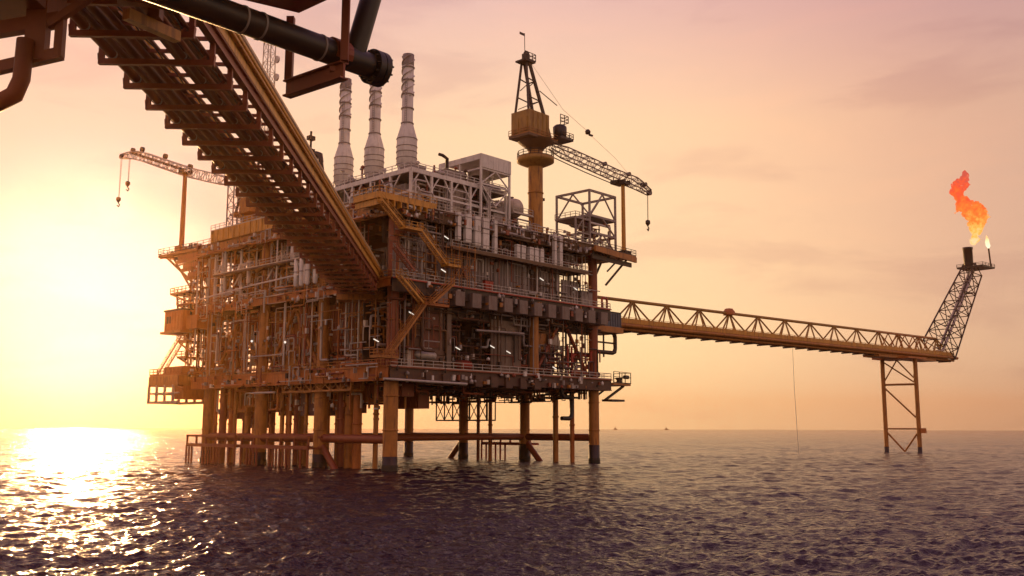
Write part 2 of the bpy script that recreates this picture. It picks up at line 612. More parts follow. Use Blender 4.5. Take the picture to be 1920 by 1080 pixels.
# lower bay: plain brown bulkheads
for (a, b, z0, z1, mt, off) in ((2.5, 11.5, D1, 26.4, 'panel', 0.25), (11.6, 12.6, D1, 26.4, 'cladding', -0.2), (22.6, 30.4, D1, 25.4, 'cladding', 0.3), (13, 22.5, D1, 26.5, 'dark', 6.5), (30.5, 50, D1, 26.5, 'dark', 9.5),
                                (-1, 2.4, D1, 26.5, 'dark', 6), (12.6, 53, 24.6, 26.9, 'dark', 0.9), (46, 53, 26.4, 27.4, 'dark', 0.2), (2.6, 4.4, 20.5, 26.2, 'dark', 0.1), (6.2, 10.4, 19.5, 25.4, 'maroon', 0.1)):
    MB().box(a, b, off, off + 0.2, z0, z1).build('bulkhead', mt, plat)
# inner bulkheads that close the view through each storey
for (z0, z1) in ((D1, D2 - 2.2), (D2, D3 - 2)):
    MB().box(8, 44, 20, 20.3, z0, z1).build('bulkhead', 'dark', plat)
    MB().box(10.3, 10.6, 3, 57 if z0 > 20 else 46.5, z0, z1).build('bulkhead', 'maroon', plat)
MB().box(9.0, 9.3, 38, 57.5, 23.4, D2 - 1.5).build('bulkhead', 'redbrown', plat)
for (v0, v1, u, z0, z1, mt) in ((24, 36.5, 2.4, 21.6, 27.6, 'orange'), (7, 22, 2.8, 19.4, 27.6, 'redbrown'), (20, 33, 1.6, D1, 19.6, 'ochre'), (44, 54, 4.0, 31, 36.5, 'orange'), (25, 34, 4.8, 30, 35, 'redbrown'), (3, 17, 1.4, D1, 18.6, 'redbrown'), (47, 56.5, 3.0, D1, 24, 'orange'), (33, 40, 4.4, D1, 24, 'redbrown')):
    m = MB().box(u, u + 0.2, v0, v1, z0, z1)
    for i in range(int((v1 - v0) / 1.9)):
        m.box(u - 0.14, u, v0 + 0.3 + i * 1.9, v0 + 0.55 + i * 1.9, z0, z1)
    m.build('bulkhead', mt, plat)
ribbed('v', 5, 20, 4.2, D2, 36.5, 'wall', 0.9)
ribbed('v', 28, 44, 6.2, D2, 38, 'brown', 1.1)
ribbed('v', 6, 24, 5.0, D1, 26, 'brown', 1.4)
ribbed('v', 38, 52, 3.6, 24.2, 28, 'orange', 1.6)

# staircases on the near corner
def stair(p, q, w, mat='yellow', across='v', nm='staircase'):
    """two stringers with treads from p (low) to q (high); w = width across"""
    p, q = Vector(p), Vector(q)
    s = Vector((0, w, 0)) if across == 'v' else Vector((w, 0, 0))
    m = MB()
    m.bar(p, q, 0.1, 0.34)
    m.bar(p + s, q + s, 0.1, 0.34)
    n = int(abs(q.z - p.z) / 0.24)
    for i in range(1, n):
        c = p + (q - p) * (i / n)
        m.bar(c, c + s, 0.26, 0.04, up=(0, 0, 1))
    o = m.build(nm, mat, plat)
    h = MB()
    for e in (Vector((0, 0, 0)), s):
        for t in (0.55, 1.05):
            h.bar(p + e + Vector((0, 0, t)), q + e + Vector((0, 0, t)), 0.07)
        k = max(2, int((q - p).length / 1.8))
        for i in range(k + 1):
            c = p + e + (q - p) * (i / k)
            h.bar(c, c + Vector((0, 0, 1.05)), 0.07)
    h.build('handrail', mat, o)
    return o


def landing(x0, x1, y0, y1, z, mat='yellow', sides='xXyY'):
    m = MB().box(x0, x1, y0, y1, z - 0.22, z)
    o = m.build('landing', mat, plat)
    r = MB()
    if 'y' in sides:
        r.rail(((x0, y0, z), (x1, y0, z)), 1.05, 1.3)
    if 'Y' in sides:
        r.rail(((x0, y1, z), (x1, y1, z)), 1.05, 1.3)
    if 'x' in sides:
        r.rail(((x0, y0, z), (x0, y1, z)), 1.05, 1.3)
    if 'X' in sides:
        r.rail(((x1, y0, z), (x1, y1, z)), 1.05, 1.3)
    r.build('handrail', mat, o)
    return o


stair((-1.0, -3.6, 37.6), (-5.6, -3.6, 41.2), 1.1)
landing(-1.0, 2.6, -3.9, -2.2, 37.6)
stair((8.2, -3.6, 32.8), (2.6, -3.6, 37.6), 1.1)
landing(8.2, 11.0, -3.9, -2.2, 32.8)
stair((1.5, -3.4, 31.0), (-2.4, -3.4, 34.4), 1.0, 'redbrown')
stair((3.2, -3.8, 26.0), (-1.8, -3.8, 29.9), 1.1)
landing(3.2, 8.4, -4.0, -2.3, 26.0, 'orange')
stair((-3.4, -3.8, 17.4), (3.6, -3.8, 25.8), 1.0, 'ochre')
stair((4.0, -5.0, 26.0), (8.6, -5.0, 29.6), 0.9, 'ochre')
landing(-6.2, -2.2, -4.2, -2.2, 17.2, 'ochre')
# scaffold tower of yellow standards below the upper stair
sc = MB()
for u in (9.2, 11, 12.8, 14.6):
    for v in (-3.6, -2.3):
        sc.tube((u, v, D2 - 0.2), (u, v, 36.6), 0.06, 6)
for z in (31.4, 33, 34.6, 36):
    for v in (-3.6, -2.3):
        sc.tube((9, v, z), (14.8, v, z), 0.05, 6)
for i, u in enumerate((9.2, 11, 12.8)):
    sc.tube((u, -3.65, 30 + i), (u + 1.8, -3.65, 32.6 + i), 0.05, 6)
    sc.tube((u + 1.8, -3.65, 30.6), (u, -3.65, 33.2), 0.05, 6)
sc.build('scaffold', 'ochre', plat)

# raised ochre deck band on the top deck by the near corner and beside the left crane
m = MB().box(-5.6, 6.5, -2.8, 3.5, D3 - 0.3, D3 + 0.5)
for i in range(9):
    m.box(-5.3 + i * 1.35, -5.1 + i * 1.35, -2.98, 3.4, D3 - 1.3, D3 - 0.3)
lp = m.build('laydown_deck', 'yellow', plat, 'bright ochre laydown deck jutting out at the near corner')
MB().rail(((-5.6, 3.5, D3 + 0.5), (-5.6, -2.8, D3 + 0.5), (6.5, -2.8, D3 + 0.5)), 1.1, 1.5).build('handrail', 'yellow', lp)
m = MB().box(-2.6, 4, 28, 52, D3 + 0.02, D3 + 2.3)
for i in range(13):
    m.box(-2.75, -2.6, 28.3 + i * 1.9, 28.55 + i * 1.9, D3 + 0.1, D3 + 2.2)
lp = m.build('laydown_deck', 'yellow', plat, 'raised yellow laydown deck on the left of the top deck')
MB().rail(((-2.6, 28, D3 + 2.3), (-2.6, 52, D3 + 2.3)), 1.1, 1.6).build('handrail', 'galv', lp)
# top deck cantilevers left and right with raking struts
cl = MB().prism([(U0, 58), (-3.0, 72), (3, 72), (10, 58)], D3 - 0.6, D3 - 0.1)
cl.bar((-1.4, 58, D3 - 0.9), (-2.5, 72, D3 - 0.45), 0.3, 0.7)
cl = cl.build('cantilever', 'ochre', plat)
st = MB()
st.bar((-2.2, 70, D3 - 0.6), (-1.4, 58.4, 34.2), 0.35).bar((2, 70, D3 - 0.6), (2, 58.4, 34.2), 0.35).bar((-2, 64, D3 - 0.6), (-1.6, 58.5, 38), 0.3)
st.bar((-2.3, 66, D3 - 3), (-2, 58.5, D3 - 2.6), 0.25)
st.build('strut', 'ochre', cl)
MB().rail(((-2, 58, D3), (-3, 72, D3), (3, 72, D3)), 1.15, 2.0).build('handrail', 'dark', cl)
cr = MB().prism([(46, V0 - 2.6), (60.5, V0 - 1.8), (60.5, 6), (54, 9)], D3 - 1.4, D3 - 0.9)
cr.bar((46, V0 - 2.6, D3 - 1.3), (60.5, V0 - 1.8, D3 - 1.7), 0.4, 1.1)
cr = cr.build('cantilever', 'ochre', plat)
st = MB()
st.bar((59, -2.6, D3 - 1.6), (54.2, -0.8, 34.8), 0.35).bar((59, 4, D3 - 1.6), (54.2, 3, 34.8), 0.35).bar((56.8, -2.4, D3 - 1.6), (54.2, -1.2, 37.5), 0.28)
st.bar((46.5, -3.4, D3 - 2.6), (59.6, -3.2, D3 - 2.8), 0.3, 0.9)
st.build('strut', 'dark', cr)
MB().rail(((46, -4.6, D3 - 0.9), (60.5, -3.8, D3 - 0.9), (60.5, 6, D3 - 0.9)), 1.15, 1.8).build('handrail', 'dark', cr)

tp = MB()
for u in (-1.8, 3.0):
    for k in range(4):
        z = D3 - 2.2 - k * 1.9
        tp.bar((u, 57.6, z), (u, 66.5 - k * 2.1, z), 0.3, 0.5)
        tp.bar((u, 66.5 - k * 2.1, z), (u, 68.6 - k * 2.1, z + 1.9), 0.28)
        tp.bar((u, 60 - k * 0.3, z), (u, 63.5 - k, z + 1.9), 0.22)
for k in range(3):
    z = D3 - 2.2 - k * 1.9
    tp.box(-2.0, 3.2, 57.6, 66.3 - k * 2.1, z + 0.25, z + 0.4)
    tp.box(-2.1, -1.95, 57.6, 65.3 - k * 2.1, z + 0.4, z + 1.2)
tp.build('stepped_support', 'orange', plat, 'stepped orange bracing under the left end of the top deck')
# walkways cantilevered off the far-left end
def side_gallery(v0, v1, u0, u1, z, drop, mat, label=None):
    o = MB().box(u0, u1, v0, v1, z - 0.25, z).build('side_gallery', mat, plat, label)
    r = MB().rail(((u0, v0, z), (u0, v1, z), (u1, v1, z)), 1.15, 1.6, 0.06)
    r.build('handrail', mat, o)
    s = MB()
    for u in (u0 + 0.3, u1 - 0.3):
        s.bar((u, v1 - 0.5, z - 0.2), (u, v0 - 1.0, z - drop), 0.28)
    s.build('strut', mat, o)
    return o


side_gallery(58.3, 66, -3.0, 1.5, 33.2, 2.6, 'ochre')
side_gallery(58.1, 62.4, -3.0, 2.0, 23.4, 2.4, 'orange')
side_gallery(58.1, 61.6, -3.2, 2.0, 20.2, 1.6, 'ochre')
side_gallery(58.1, 63.6, -2.8, 2.0, 30.8, 1.8, 'orange')
sg = side_gallery(58.3, 70.4, -4.2, 2.5, 16.9, 3.0, 'orange', 'orange gallery jutting out past the left end of the lower deck')
MB().box(-4.3, 2.4, 58.5, 70.5, 14.6, 16.6).build('fascia', 'ochre', sg)
MB().box(-3.6, 2.2, 58.4, 65.5, 16.95, 18.4).box(-3.7, -3.6, 58.4, 65.5, 17.2, 18.2).build('locker', 'orange', sg)
MB().box(-3.2, 2, 58.4, 62.0, 12.0, 14.6).build('locker', 'orange', sg)
bk = MB()
for v in (60.5, 63.8, 67.1, 70.3):
    for u in (-4.2, 2.3):
        bk.bar((u, v, 11.2), (u, v, 14.8), 0.42)
for z in (11.4, 13.2):
    for u in (-4.2, 2.3):
        bk.bar((u, 58.4, z), (u, 70.3, z), 0.42, 0.5 if z < 12 else 0.3)
    bk.bar((-4.2, 70.3, z), (2.3, 70.3, z), 0.4)
bk.build('basket_frame', 'cream', sg, 'pale open basket frame under the gallery')
# ladders and stair slung at the left end
stair((-2.5, 70.5, 17.0), (-2.5, 61.0, 25.0), 1.2, 'redbrown', 'u')
for (v, z0, z1) in ((64.4, 29.6, 33.2), (61.6, 28.5, 33.2), (59.2, 28.5, 33.2)):
    MB().tube((-2.4, v - 0.8, z0), (-2.4, v, z1), 0.22, 8).build('strut', 'dark', plat)
MB().box(-3.2, 2.5, 54.5, 60.2, 25.6, 28.2).build('side_box', 'orange', plat)

# ends under the first deck: a tangle of hanging walkway trusses
for (u, v0, v1) in ((51.2, 29, 45), (-1.6, 8, 27)):
    t = MB()
    z0, z1 = (8.2, 12.2) if u > 0 else (12.6, 14.6)
    for z in (z0, z1):
        t.bar((u, v0, z), (u, v1, z), 0.3)
        t.bar((u + 2.5, v0, z), (u + 2.5, v1, z), 0.3)
    k = int((v1 - v0) / 2.6)
    for i in range(k + 1):
        v = v0 + (v1 - v0) * i / k
        t.bar((u, v, z0), (u, v, z1), 0.22)
        t.bar((u, v, z0), (u + 2.5, v, z0), 0.2)
        t.bar((u + 2.5, v, z0), (u + 2.5, v, D1 - 2), 0.2)
        if i < k:
            vb = v0 + (v1 - v0) * (i + 1) / k
            t.bar((u, v, z0), (u, vb, z1), 0.14)
            t.bar((u, v, z1), (u, vb, z0), 0.14)
    t.build('hanging_walkway', 'dark' if u > 0 else 'ochre', plat)

for (v0, v1, u, z0, mt) in ((2, 11, 4, 11.6, 'redbrown'), (11, 22, 5, 10.8, 'orange'), (22, 33, 6, 9.8, 'redbrown'), (33, 45, 4, 9.4, 'orange'), (45, 56, 5, 8.2, 'redbrown'), (6, 13, 11, 9.8, 'redbrown'), (14, 22, 9, 10.6, 'maroon'), (24, 31, 12, 9.2, 'redbrown'), (30, 37, 7, 11.0, 'orange'), (38, 44, 9, 8.8, 'redbrown'), (44, 54, 3, 9.6, 'orange'), (48, 53, 8, 6.4, 'redbrown')):
    m = MB().box(u, u + 2.5, v0, v1, z0, D1 - 2.2)
    for i in range(int((v1 - v0) / 1.5)):
        m.box(u - 0.15, u, v0 + 0.4 + i * 1.5, v0 + 0.6 + i * 1.5, z0 + 0.1, D1 - 2.3)
    m.build('hung_module', mt, plat)
# conductors and caissons through the near-left side
for i, (u, v, r) in enumerate(((0.5, 52.4, 0.4), (5, 48.8, 0.7), (0.5, 45.4, 0.35), (6, 41.5, 0.6), (1, 38.2, 0.3), (8, 34.8, 0.6), (2, 29.9, 0.35), (6, 26.6, 0.5), (1.2, 23.9, 0.3), (8, 50, 0.8), (10, 38, 0.8), (3, 20.5, 0.62), (4, 18.6, 0.5), (3, 16.4, 0.7), (3, 14.2, 0.75), (3, 12.0, 0.75), (5, 9.6, 0.4), (3, 7.2, 0.42), (2, 25, 0.35), (2.4, 28.5, 0.45),
                               (1.5, 31.5, 0.4), (4, 33.2, 0.5), (2, 40, 0.45), (2, 43.5, 0.6), (1, 47.5, 0.55), (1, 50.5, 0.7), (3, 22.8, 0.6), (47, 24, 0.4), (47, 27.5, 0.35), (49, 8, 0.55), (49.5, 4.2, 0.45))):
    c = MB().tube((u, v, -5), (u, v, D1 - 2), r, 12)
    c.lathe([(r, -0.15), (r + 0.12, -0.15), (r + 0.12, 0.15), (r, 0.15)], (u, v, 7.2 + (i % 3) * 0.8), 12)
    c.build('conductor', ('orange', 'redbrown', 'ochre')[i % 3], plat)
MB().box(1.5, 5.5, 21.0, 26.0, 8.6, 12.8).build('caisson_box', 'purple', plat)
# boat landing: frame with fender tubes
for (v0, v1, u, name) in ((38.5, 55.5, -3.4, 'redbrown'), (16.5, 36.5, -3.4, 'redbrown'), (18.5, 32.5, 53.2, 'red')):
    b = MB()
    for z in (3.3, 5.0):
        b.bar((u, v0, z), (u, v1, z), 0.5, 0.6 if z < 4 else 0.4)
        b.bar((u + 2.6, v0, z), (u + 2.6, v1, z), 0.3, 0.4)
    for v in np.linspace(v0, v1, 6):
        b.bar((u, v, 3.2), (u + 2.6, v, 3.2), 0.3)
        b.bar((u, v, 3.2), (u, v, 5.0), 0.3)
    bo = b.build('boat_landing', name, plat)
    k = int((v1 - v0) / (1.0 if u < 0 else 1.3))
    rr = random.Random(4)
    for i in range(k + 1):
        if rr.random() < 0.22:
            continue
        v = v0 + (v1 - v0) * i / k
        MB().tube((u - 0.1, v, -2.5), (u - 0.1, v, 3.2), 0.2, 8).build('fender', name, bo)

rt = random.Random(9)
for i in range(26):
    if i % 2:
        u, v, w, d = rt.uniform(3, 44), rt.uniform(0, 48), rt.uniform(4, 10), rt.uniform(0.6, 2.2)
    else:
        u, v, w, d = rt.uniform(0, 48), rt.uniform(2, 46), rt.uniform(0.6, 2.2), rt.uniform(4, 10)
    z = rt.uniform(12.0, 13.4)
    m = MB().box(u, u + w, v, v + d, z, z + rt.uniform(0.15, 0.5))
    for (a, b) in ((u + 0.1, v + 0.1), (u + w - 0.2, v + d - 0.2)):
        m.box(a, a + 0.1, b, b + 0.1, z + 0.1, D1 - 2.0)
    m.build('cable_tray', rt.choice(['dark', 'brown', 'redbrown', 'dark']), plat)

# ------------------------------------------------------------------ pipework
PIPES = []          # (size, points, radius, material)


def pipe(pts, r, mat, n=7):
    L = sum((Vector(b) - Vector(a)).length for a, b in zip(pts[:-1], pts[1:]))
    PIPES.append((L * r * (1.0 if pts[0][0] < 6 or pts[0][1] < 6 else 0.4), pts, r, mat, n))


def bend(p, q, w, r):
    """rounded elbow points at q between p and w"""
    p, q, w = Vector(p), Vector(q), Vector(w)
    a = (p - q).normalized()
    b = (w - q).normalized()
    k = min(r * 2.2, (p - q).length * 0.45, (w - q).length * 0.45)
    pa, pb = q + a * k, q + b * k
    return [tuple(pa), tuple(pa * 0.25 + q * 0.5 + pb * 0.25), tuple(pb)]


def route(corners, r, mat, n=7):
    pts = [corners[0]]
    for a, b, c in zip(corners[:-2], corners[1:-1], corners[2:]):
        pts += bend(a, b, c, r)
    pts.append(corners[-1])
    pipe(pts, r, mat, n)


rp = random.Random(21)
# LEFT face (x = local u small, runs along v); RIGHT face (y = local v small, runs along u)
def clutter(face, a0, a1, z0, z1, d0, d1, n, mats, rmin=0.08, rmax=0.3):
    def P(a, d, z):
        return (d, a, z) if face == 'L' else (a, d, z)
    for _ in range(n):
        r = rp.uniform(rmin, rmax) * (1.5 if rp.random() < 0.12 else 1)
        d = rp.uniform(d0, d1)
        a = rp.uniform(a0, a1)
        mt = rp.choice(mats)
        t = rp.random()
        if t < 0.38:      # riser with an elbow
            zt = rp.uniform(z0 + (z1 - z0) * 0.5, z1)
            zb = rp.uniform(z0, z0 + (z1 - z0) * 0.3)
            a2 = min(max(a + rp.choice((-1, 1)) * rp.uniform(1.0, 5.0), a0), a1)
            if rp.random() < 0.5:
                route([P(a, d, zb), P(a, d, zt), P(a2, d, zt)], r, mt)
            else:
                route([P(a2, d, zb), P(a, d, zb), P(a, d, z1)], r, mt)
        elif t < 0.72:    # run with a jog
            L = rp.uniform(3, 13)
            aa, ab = max(a0, a - L / 2), min(a1, a + L / 2)
            z = rp.uniform(z0 + 0.3, z1 - 0.3)
            zj = min(max(z + rp.uniform(-2, 2), z0), z1)
            am = aa + (ab - aa) * rp.uniform(0.3, 0.7)
            if ab - aa < 2 or abs(zj - z) < 0.8:
                route([P(aa, d, z), P(ab, d, z)], r, mt)
            else:
                route([P(aa, d, z), P(am, d, z), P(am, d, zj), P(ab, d, zj)], r, mt)
        elif t < 0.85:    # expansion loop
            z = rp.uniform(z0 + 0.2, z1 - 2.4)
            route([P(a, d, z), P(a, d, z + 2.2), P(a + 1.6, d, z + 2.2), P(a + 1.6, d, z)], r * 0.8, mt)
        else:             # plain riser full height
            route([P(a, d, z0), P(a, d, z1)], r, mt)


WG = ['white', 'galv', 'cream', 'white', 'grey']
clutter('L', 8, 57, D2 + 0.3, D3 - 2.2, -1.4, 3.2, 120, WG + ['ochre', 'orange'], 0.07, 0.26)
clutter('L', 20, 57, D1 + 0.2, D2 - 2.3, -1.2, 4.5, 110, ['orange', 'ochre', 'redbrown', 'cream', 'galv', 'ochre'], 0.07, 0.26)
clutter('L', 2, 22, D1 + 0.2, D2 - 2.3, -1.0, 4.2, 50, ['redbrown', 'ochre', 'grey', 'galv'], 0.07, 0.22)
clutter('L', 2, 57, 9.5, D1 - 2.3, -0.6, 6, 70, ['orange', 'redbrown', 'ochre', 'cream'], 0.07, 0.24)
clutter('R', 0, 10, D2 + 0.3, D3 - 2.2, -1.2, 0.3, 34, ['grey', 'galv', 'ochre', 'cream'], 0.06, 0.2)
clutter('R', 9, 50, D2 + 0.4, D3 - 2.2, -1.2, 0.4, 70, ['grey', 'wall', 'galv', 'brown'], 0.05, 0.16)
clutter('R', 12, 51, D1 + 0.3, D2 - 3.4, 0.2, 6, 70, ['grey', 'purple', 'redbrown', 'dark', 'brown', 'brown'], 0.06, 0.22)
clutter('R', 34, 52, D1 + 0.3, 22, -1.0, 3, 46, ['redbrown', 'purple', 'dark', 'grey', 'red'], 0.06, 0.2)
clutter('R', 6, 53, 12.0, D1 - 2.2, 0, 10, 60, ['dark', 'redbrown', 'brown'], 0.08, 0.24)
clutter('L', 4, 50, 11.6, D1 - 2.2, 40, 52, 50, ['dark', 'redbrown', 'brown'], 0.08, 0.26)
clutter('R', -1, 53, D3 - 2.2, D3 - 0.2, -2.9, -2.5, 26, ['olive', 'grey', 'brown', 'galv'], 0.06, 0.16)
clutter('L', -1, 57, D3 - 2.4, D3 - 0.2, -2.9, -2.5, 20, ['ochre', 'galv', 'orange'], 0.06, 0.16)
clutter('L', 0, 57, D1 - 2.4, D1 + 1, -2.9, -2.4, 24, ['ochre', 'galv', 'orange', 'redbrown'], 0.06, 0.16)
clutter('L', 0, 57, D2 - 3, D2 + 1, -2.9, -2.4, 24, ['ochre', 'galv', 'orange', 'cream'], 0.06, 0.16)
clutter('R', 6, 53, D2 - 5, D2 - 2.5, -0.6, 1, 30, ['dark', 'brown', 'grey'], 0.06, 0.18)
clutter('R', 6, 30, D3 + 0.3, 48, 2, 5, 46, WG, 0.06, 0.2)
clutter('L', 2, 32, D3 + 0.5, 48, 3, 6.5, 46, WG + ['redbrown'], 0.06, 0.22)
clutter('R', 28, 58, D3 + 0.2, D3 + 2.4, -1, 6, 34, ['grey', 'dark', 'galv'], 0.05, 0.16)
# particular runs the photograph shows
clutter('L', 56.5, 61, D1 + 0.4, D3 - 3, -2.4, 2.4, 60, ['orange', 'ochre', 'cream', 'galv', 'redbrown'], 0.06, 0.18)
clutter('L', 3, 57, D1 + 0.3, D2 - 1.5, -2.2, 1.5, 90, ['ochre', 'orange', 'cream', 'galv', 'redbrown'], 0.05, 0.13)
clutter('L', 6, 57, D2 + 0.3, D3 - 2, -2.2, 1.5, 80, ['cream', 'galv', 'white', 'ochre', 'redbrown'], 0.05, 0.13)
clutter('R', -1.5, 52, D2 + 0.3, D3 - 2, -2.2, 0.3, 90, ['grey', 'galv', 'brown', 'redbrown', 'olive'], 0.04, 0.1)
clutter('R', -1.5, 52, D1 + 0.3, D2 - 3, -1.2, 1.0, 70, ['grey', 'brown', 'redbrown', 'olive', 'dark'], 0.04, 0.12)
clutter('R', -1.5, 9, D1 + 0.5, D2 - 2, -1.6, 4, 40, ['redbrown', 'ochre', 'brown', 'grey', 'maroon'], 0.06, 0.2)
clutter('R', -1.5, 9, D2 + 0.5, D3 - 2, -1.8, 1, 30, ['ochre', 'grey', 'brown', 'galv'], 0.05, 0.15)
route([(-2.2, 24.6, 34.6), (-2.2, 24.6, 40.8)], 0.42, 'white')
route([(-2.2, 24.6, 34.9), (-2.2, 20.8, 34.2), (-2.2, 20.8, 31)], 0.34, 'white')
route([(-2.1, 47, 32.4), (-2.1, 47, 40)], 0.2, 'white')
route([(-2.1, 38.5, 32.8), (-2.1, 38.5, 37.0)], 0.45, 'cream')
route([(-2.6, 55, 31.2), (-2.6, 36, 32.2), (-2.6, 22, 32.6)], 0.16, 'white')
route([(-1.5, 44.5, 33), (-1.5, 40.5, 37)], 0.16, 'white')
route([(-1.5, 33.5, 33), (-1.5, 29.5, 37)], 0.16, 'white')
route([(-1.8, 31, 33), (-1.8, 27.5, 37.2)], 0.16, 'galv')
route([(57.5, 4, 26.2), (63.5, 4, 26.2), (63.5, 4, 22.0), (55.5, 4, 22.0)], 0.42, 'dark', 10)
route([(57.8, 4, 24.0), (63.2, 4, 24.0)], 0.2, 'dark')
route([(59.6, 4, 26.2), (59.6, 4, 21.0)], 0.2, 'dark')
route([(52, -1.5, 27.0), (52, -1.5, 32.0), (53.6, -1.5, 32), (53.6, -1.5, 27.2)], 0.22, 'red')
route([(17.0, -1.6, 22.9), (29.0, -1.6, 23.2)], 0.2, 'grey')
route([(-4.0, -3.0, 13.9), (13.5, -3.0, 13.7)], 0.22, 'galv')
route([(-2.5, 28, 12.6), (-2.5, 36, 12.6)], 0.2, 'galv')
route([(40.5, -0.6, D1), (40.5, -0.6, 12.4), (45.5, 1.0, 12.4), (45.5, 1.0, 8.4), (42.5, 1.0, 8.4)], 0.4, 'black', 9)
PIPES.sort(key=lambda t: -t[0])
for _, pts, r, mt, n in PIPES[:96]:
    MB().path(pts, r, n).build('pipe', mt, plat)
rest = MB()
mats = sorted({t[3] for t in PIPES[96:]})
for _, pts, r, mt, n in PIPES[96:]:
    rest.mi = mats.index(mt)
    rest.path(pts, r, 6)
pw = rest.build('pipework', mats, plat)
pw['kind'] = 'stuff'
# valves, junction boxes, cable trays: small fittings scattered on every storey
fit = MB()
fm = ['grey', 'white', 'redbrown', 'ochre', 'dark', 'galv']
for (face, a0, a1, z0, z1, d0, d1, n) in (('L', 4, 57, D2, D3 - 2, -1.6, 2.5, 170), ('L', 4, 57, D1, D2 - 2, -1.4, 4, 190), ('R', 2, 52, D1, D2 - 3, -0.6, 5, 170), ('R', 2, 50, D2 + 0.5, D3 - 2, -1.3, 0.4, 150),
                                       ('R', 5, 58, D3, D3 + 1.8, 0, 7, 130), ('L', 4, 56, D3, D3 + 1.8, 0, 6, 100), ('L', 57, 61, D1, D3 - 4, -2.5, 2.5, 120), ('L', 58, 70, D3, D3 + 0.9, -2, 2, 40), ('R', -1, 53, D3 - 2.3, D3 - 0.6, -2.75, -2.3, 150), ('R', -1, 53, D2 - 2.6, D2 - 0.6, -2.7, -2.3, 60), ('R', -1, 53, D1 - 2.2, D1 - 0.4, -2.65, -2.3, 60), ('L', -1, 57, D3 - 2.3, D3 - 0.6, -2.7, -2.3, 90), ('L', -1, 57, D2 - 2, D2 - 0.4, -2.7, -2.3, 60), ('L', -1, 57, D1 - 2.2, D1 - 0.4, -2.7, -2.3, 70), ('R', 4, 53, 12, D1 - 2, 0, 50, 160), ('L', 4, 54, 9, D1 - 2, 0, 5, 90)):
    for _ in range(n):
        a, d, z = rp.uniform(a0, a1), rp.uniform(d0, d1), z0 + (z1 - z0) * rp.random() ** 1.3
        fit.mi = rp.randrange(len(fm))
        w, h, e = rp.uniform(0.15, 0.75), rp.uniform(0.2, 1.0), rp.uniform(0.15, 0.6)
        x, y = (d, a) if face == 'L' else (a, d)
        if rp.random() < 0.6:
            fit.box(x - w / 2, x + w / 2, y - e / 2, y + e / 2, z, z + h)
        else:
            fit.lathe([(0.05, 0), (w * 0.5, 0.02), (w * 0.5, h * 0.7), (w * 0.2, h * 0.75), (w * 0.2, h)], (x, y, z), 8)
fo = fit.build('fittings', fm, plat)
fo['kind'] = 'stuff'
# steel cross bracing inside the bays of the left face
for (v0, v1, z0, z1) in ((36, 54, D2, D3 - 2), (18, 36, D2, D3 - 2), (36, 54, D1, D2 - 2.4), (18, 36, D1, D2 - 2.4)):
    for k, (pa, pb) in enumerate((((0.4, v0 + 1, z0), (0.4, (v0 + v1) / 2, z1)), ((0.4, v1 - 1, z0), (0.4, (v0 + v1) / 2, z1)))):
        MB().tube(pa, pb, 0.32, 10).build('brace', 'ochre', plat)
for (pa, pb) in (((34, 0.4, D1), (42, 0.4, D2 - 2.4)), ((50, 0.4, D1), (42, 0.4, D2 - 2.4))):
    MB().tube(pa, pb, 0.35, 10).build('brace', 'redbrown', plat)

# ------------------------------------------------------------------ equipment standing on the platform
# white module frame that carries the exhaust stacks
mod = on_plat('machinery_module', 'pale steel-framed machinery module under the three exhaust stacks on the top deck', 'module', 5, 2, D3)
MH = 7.4
tb = MB()
for (p, q) in (((0, 0), (23, 0)), ((0, 0), (0, 31)), ((23, 0), (23, 31)), ((0, 31), (23, 31)), ((0, 9), (23, 9)), ((0, 18), (23, 18))):
    tb.bar((*p, MH - 0.3), (*q, MH - 0.3), 0.4, 0.7)
    tb.bar((*p, 3.4), (*q, 3.4), 0.25, 0.35)
tb.build('roof_beam', 'white', mod)
MB().box(0.4, 22.6, 0.4, 30.6, MH - 0.1, MH + 0.05).build('roof', 'grey', mod)
for (x, y) in [(x, 0) for x in (0, 4.6, 9.2, 13.8, 18.4, 23)] + [(0, y) for y in (5.2, 10.4, 15.5, 20.6, 25.8, 31)] + [(23, 12), (23, 24)]:
    MB().bar((x, y, 0), (x, y, MH - 0.66), 0.42).build('column', 'white', mod)
for (pa, pb) in ([((x + a, 0, 4.6), (x + b, 0, MH - 0.66)) for x in (0, 4.6, 9.2, 13.8) for a, b in ((0.2, 1.7), (4.4, 2.9))]
                 + [((0, y, 3.6), (0, y + d, MH - 0.66)) for y in (5.2, 15.5, 25.8) for d in (2.5, -2.5)]):
    MB().bar(pa, pb, 0.2).build('brace', 'white', mod)
for (x0, x1, y0, y1, z1, mt) in ((5.2, 9.0, 1.6, 7, 6.2, 'brown'), (9.6, 13.4, 1.2, 8, 6.3, 'cream'), (14.4, 22.4, 2.2, 9, 5.6, 'dark'), (1.4, 4.4, 3, 12, 5.5, 'grey'), (1.6, 6, 13.5, 20, 6, 'cream'), (1.6, 6, 21.5, 29, 5.4, 'grey')):
    b = MB().box(x0, x1, y0, y1, 0, z1)
    n = int((y1 - y0) / 1.3)
    for i in range(n):
        y = y0 + (i + 0.5) * (y1 - y0) / n
        b.box(x0 - 0.08, x0, y - 0.12, y + 0.12, 0.2, z1 - 0.2)
    n = int((x1 - x0) / 1.1)
    for i in range(n):
        x = x0 + (i + 0.5) * (x1 - x0) / n
        b.box(x - 0.1, x + 0.1, y0 - 0.08, y0, 0.2, z1 - 0.2)
    b.build('turbine_enclosure', mt, mod)
MB().rail(((0, 31, MH), (0, 0, MH), (23, 0, MH)), 1.1, 1.6, 0.05).build('handrail', 'white', mod)
rm = random.Random(33)
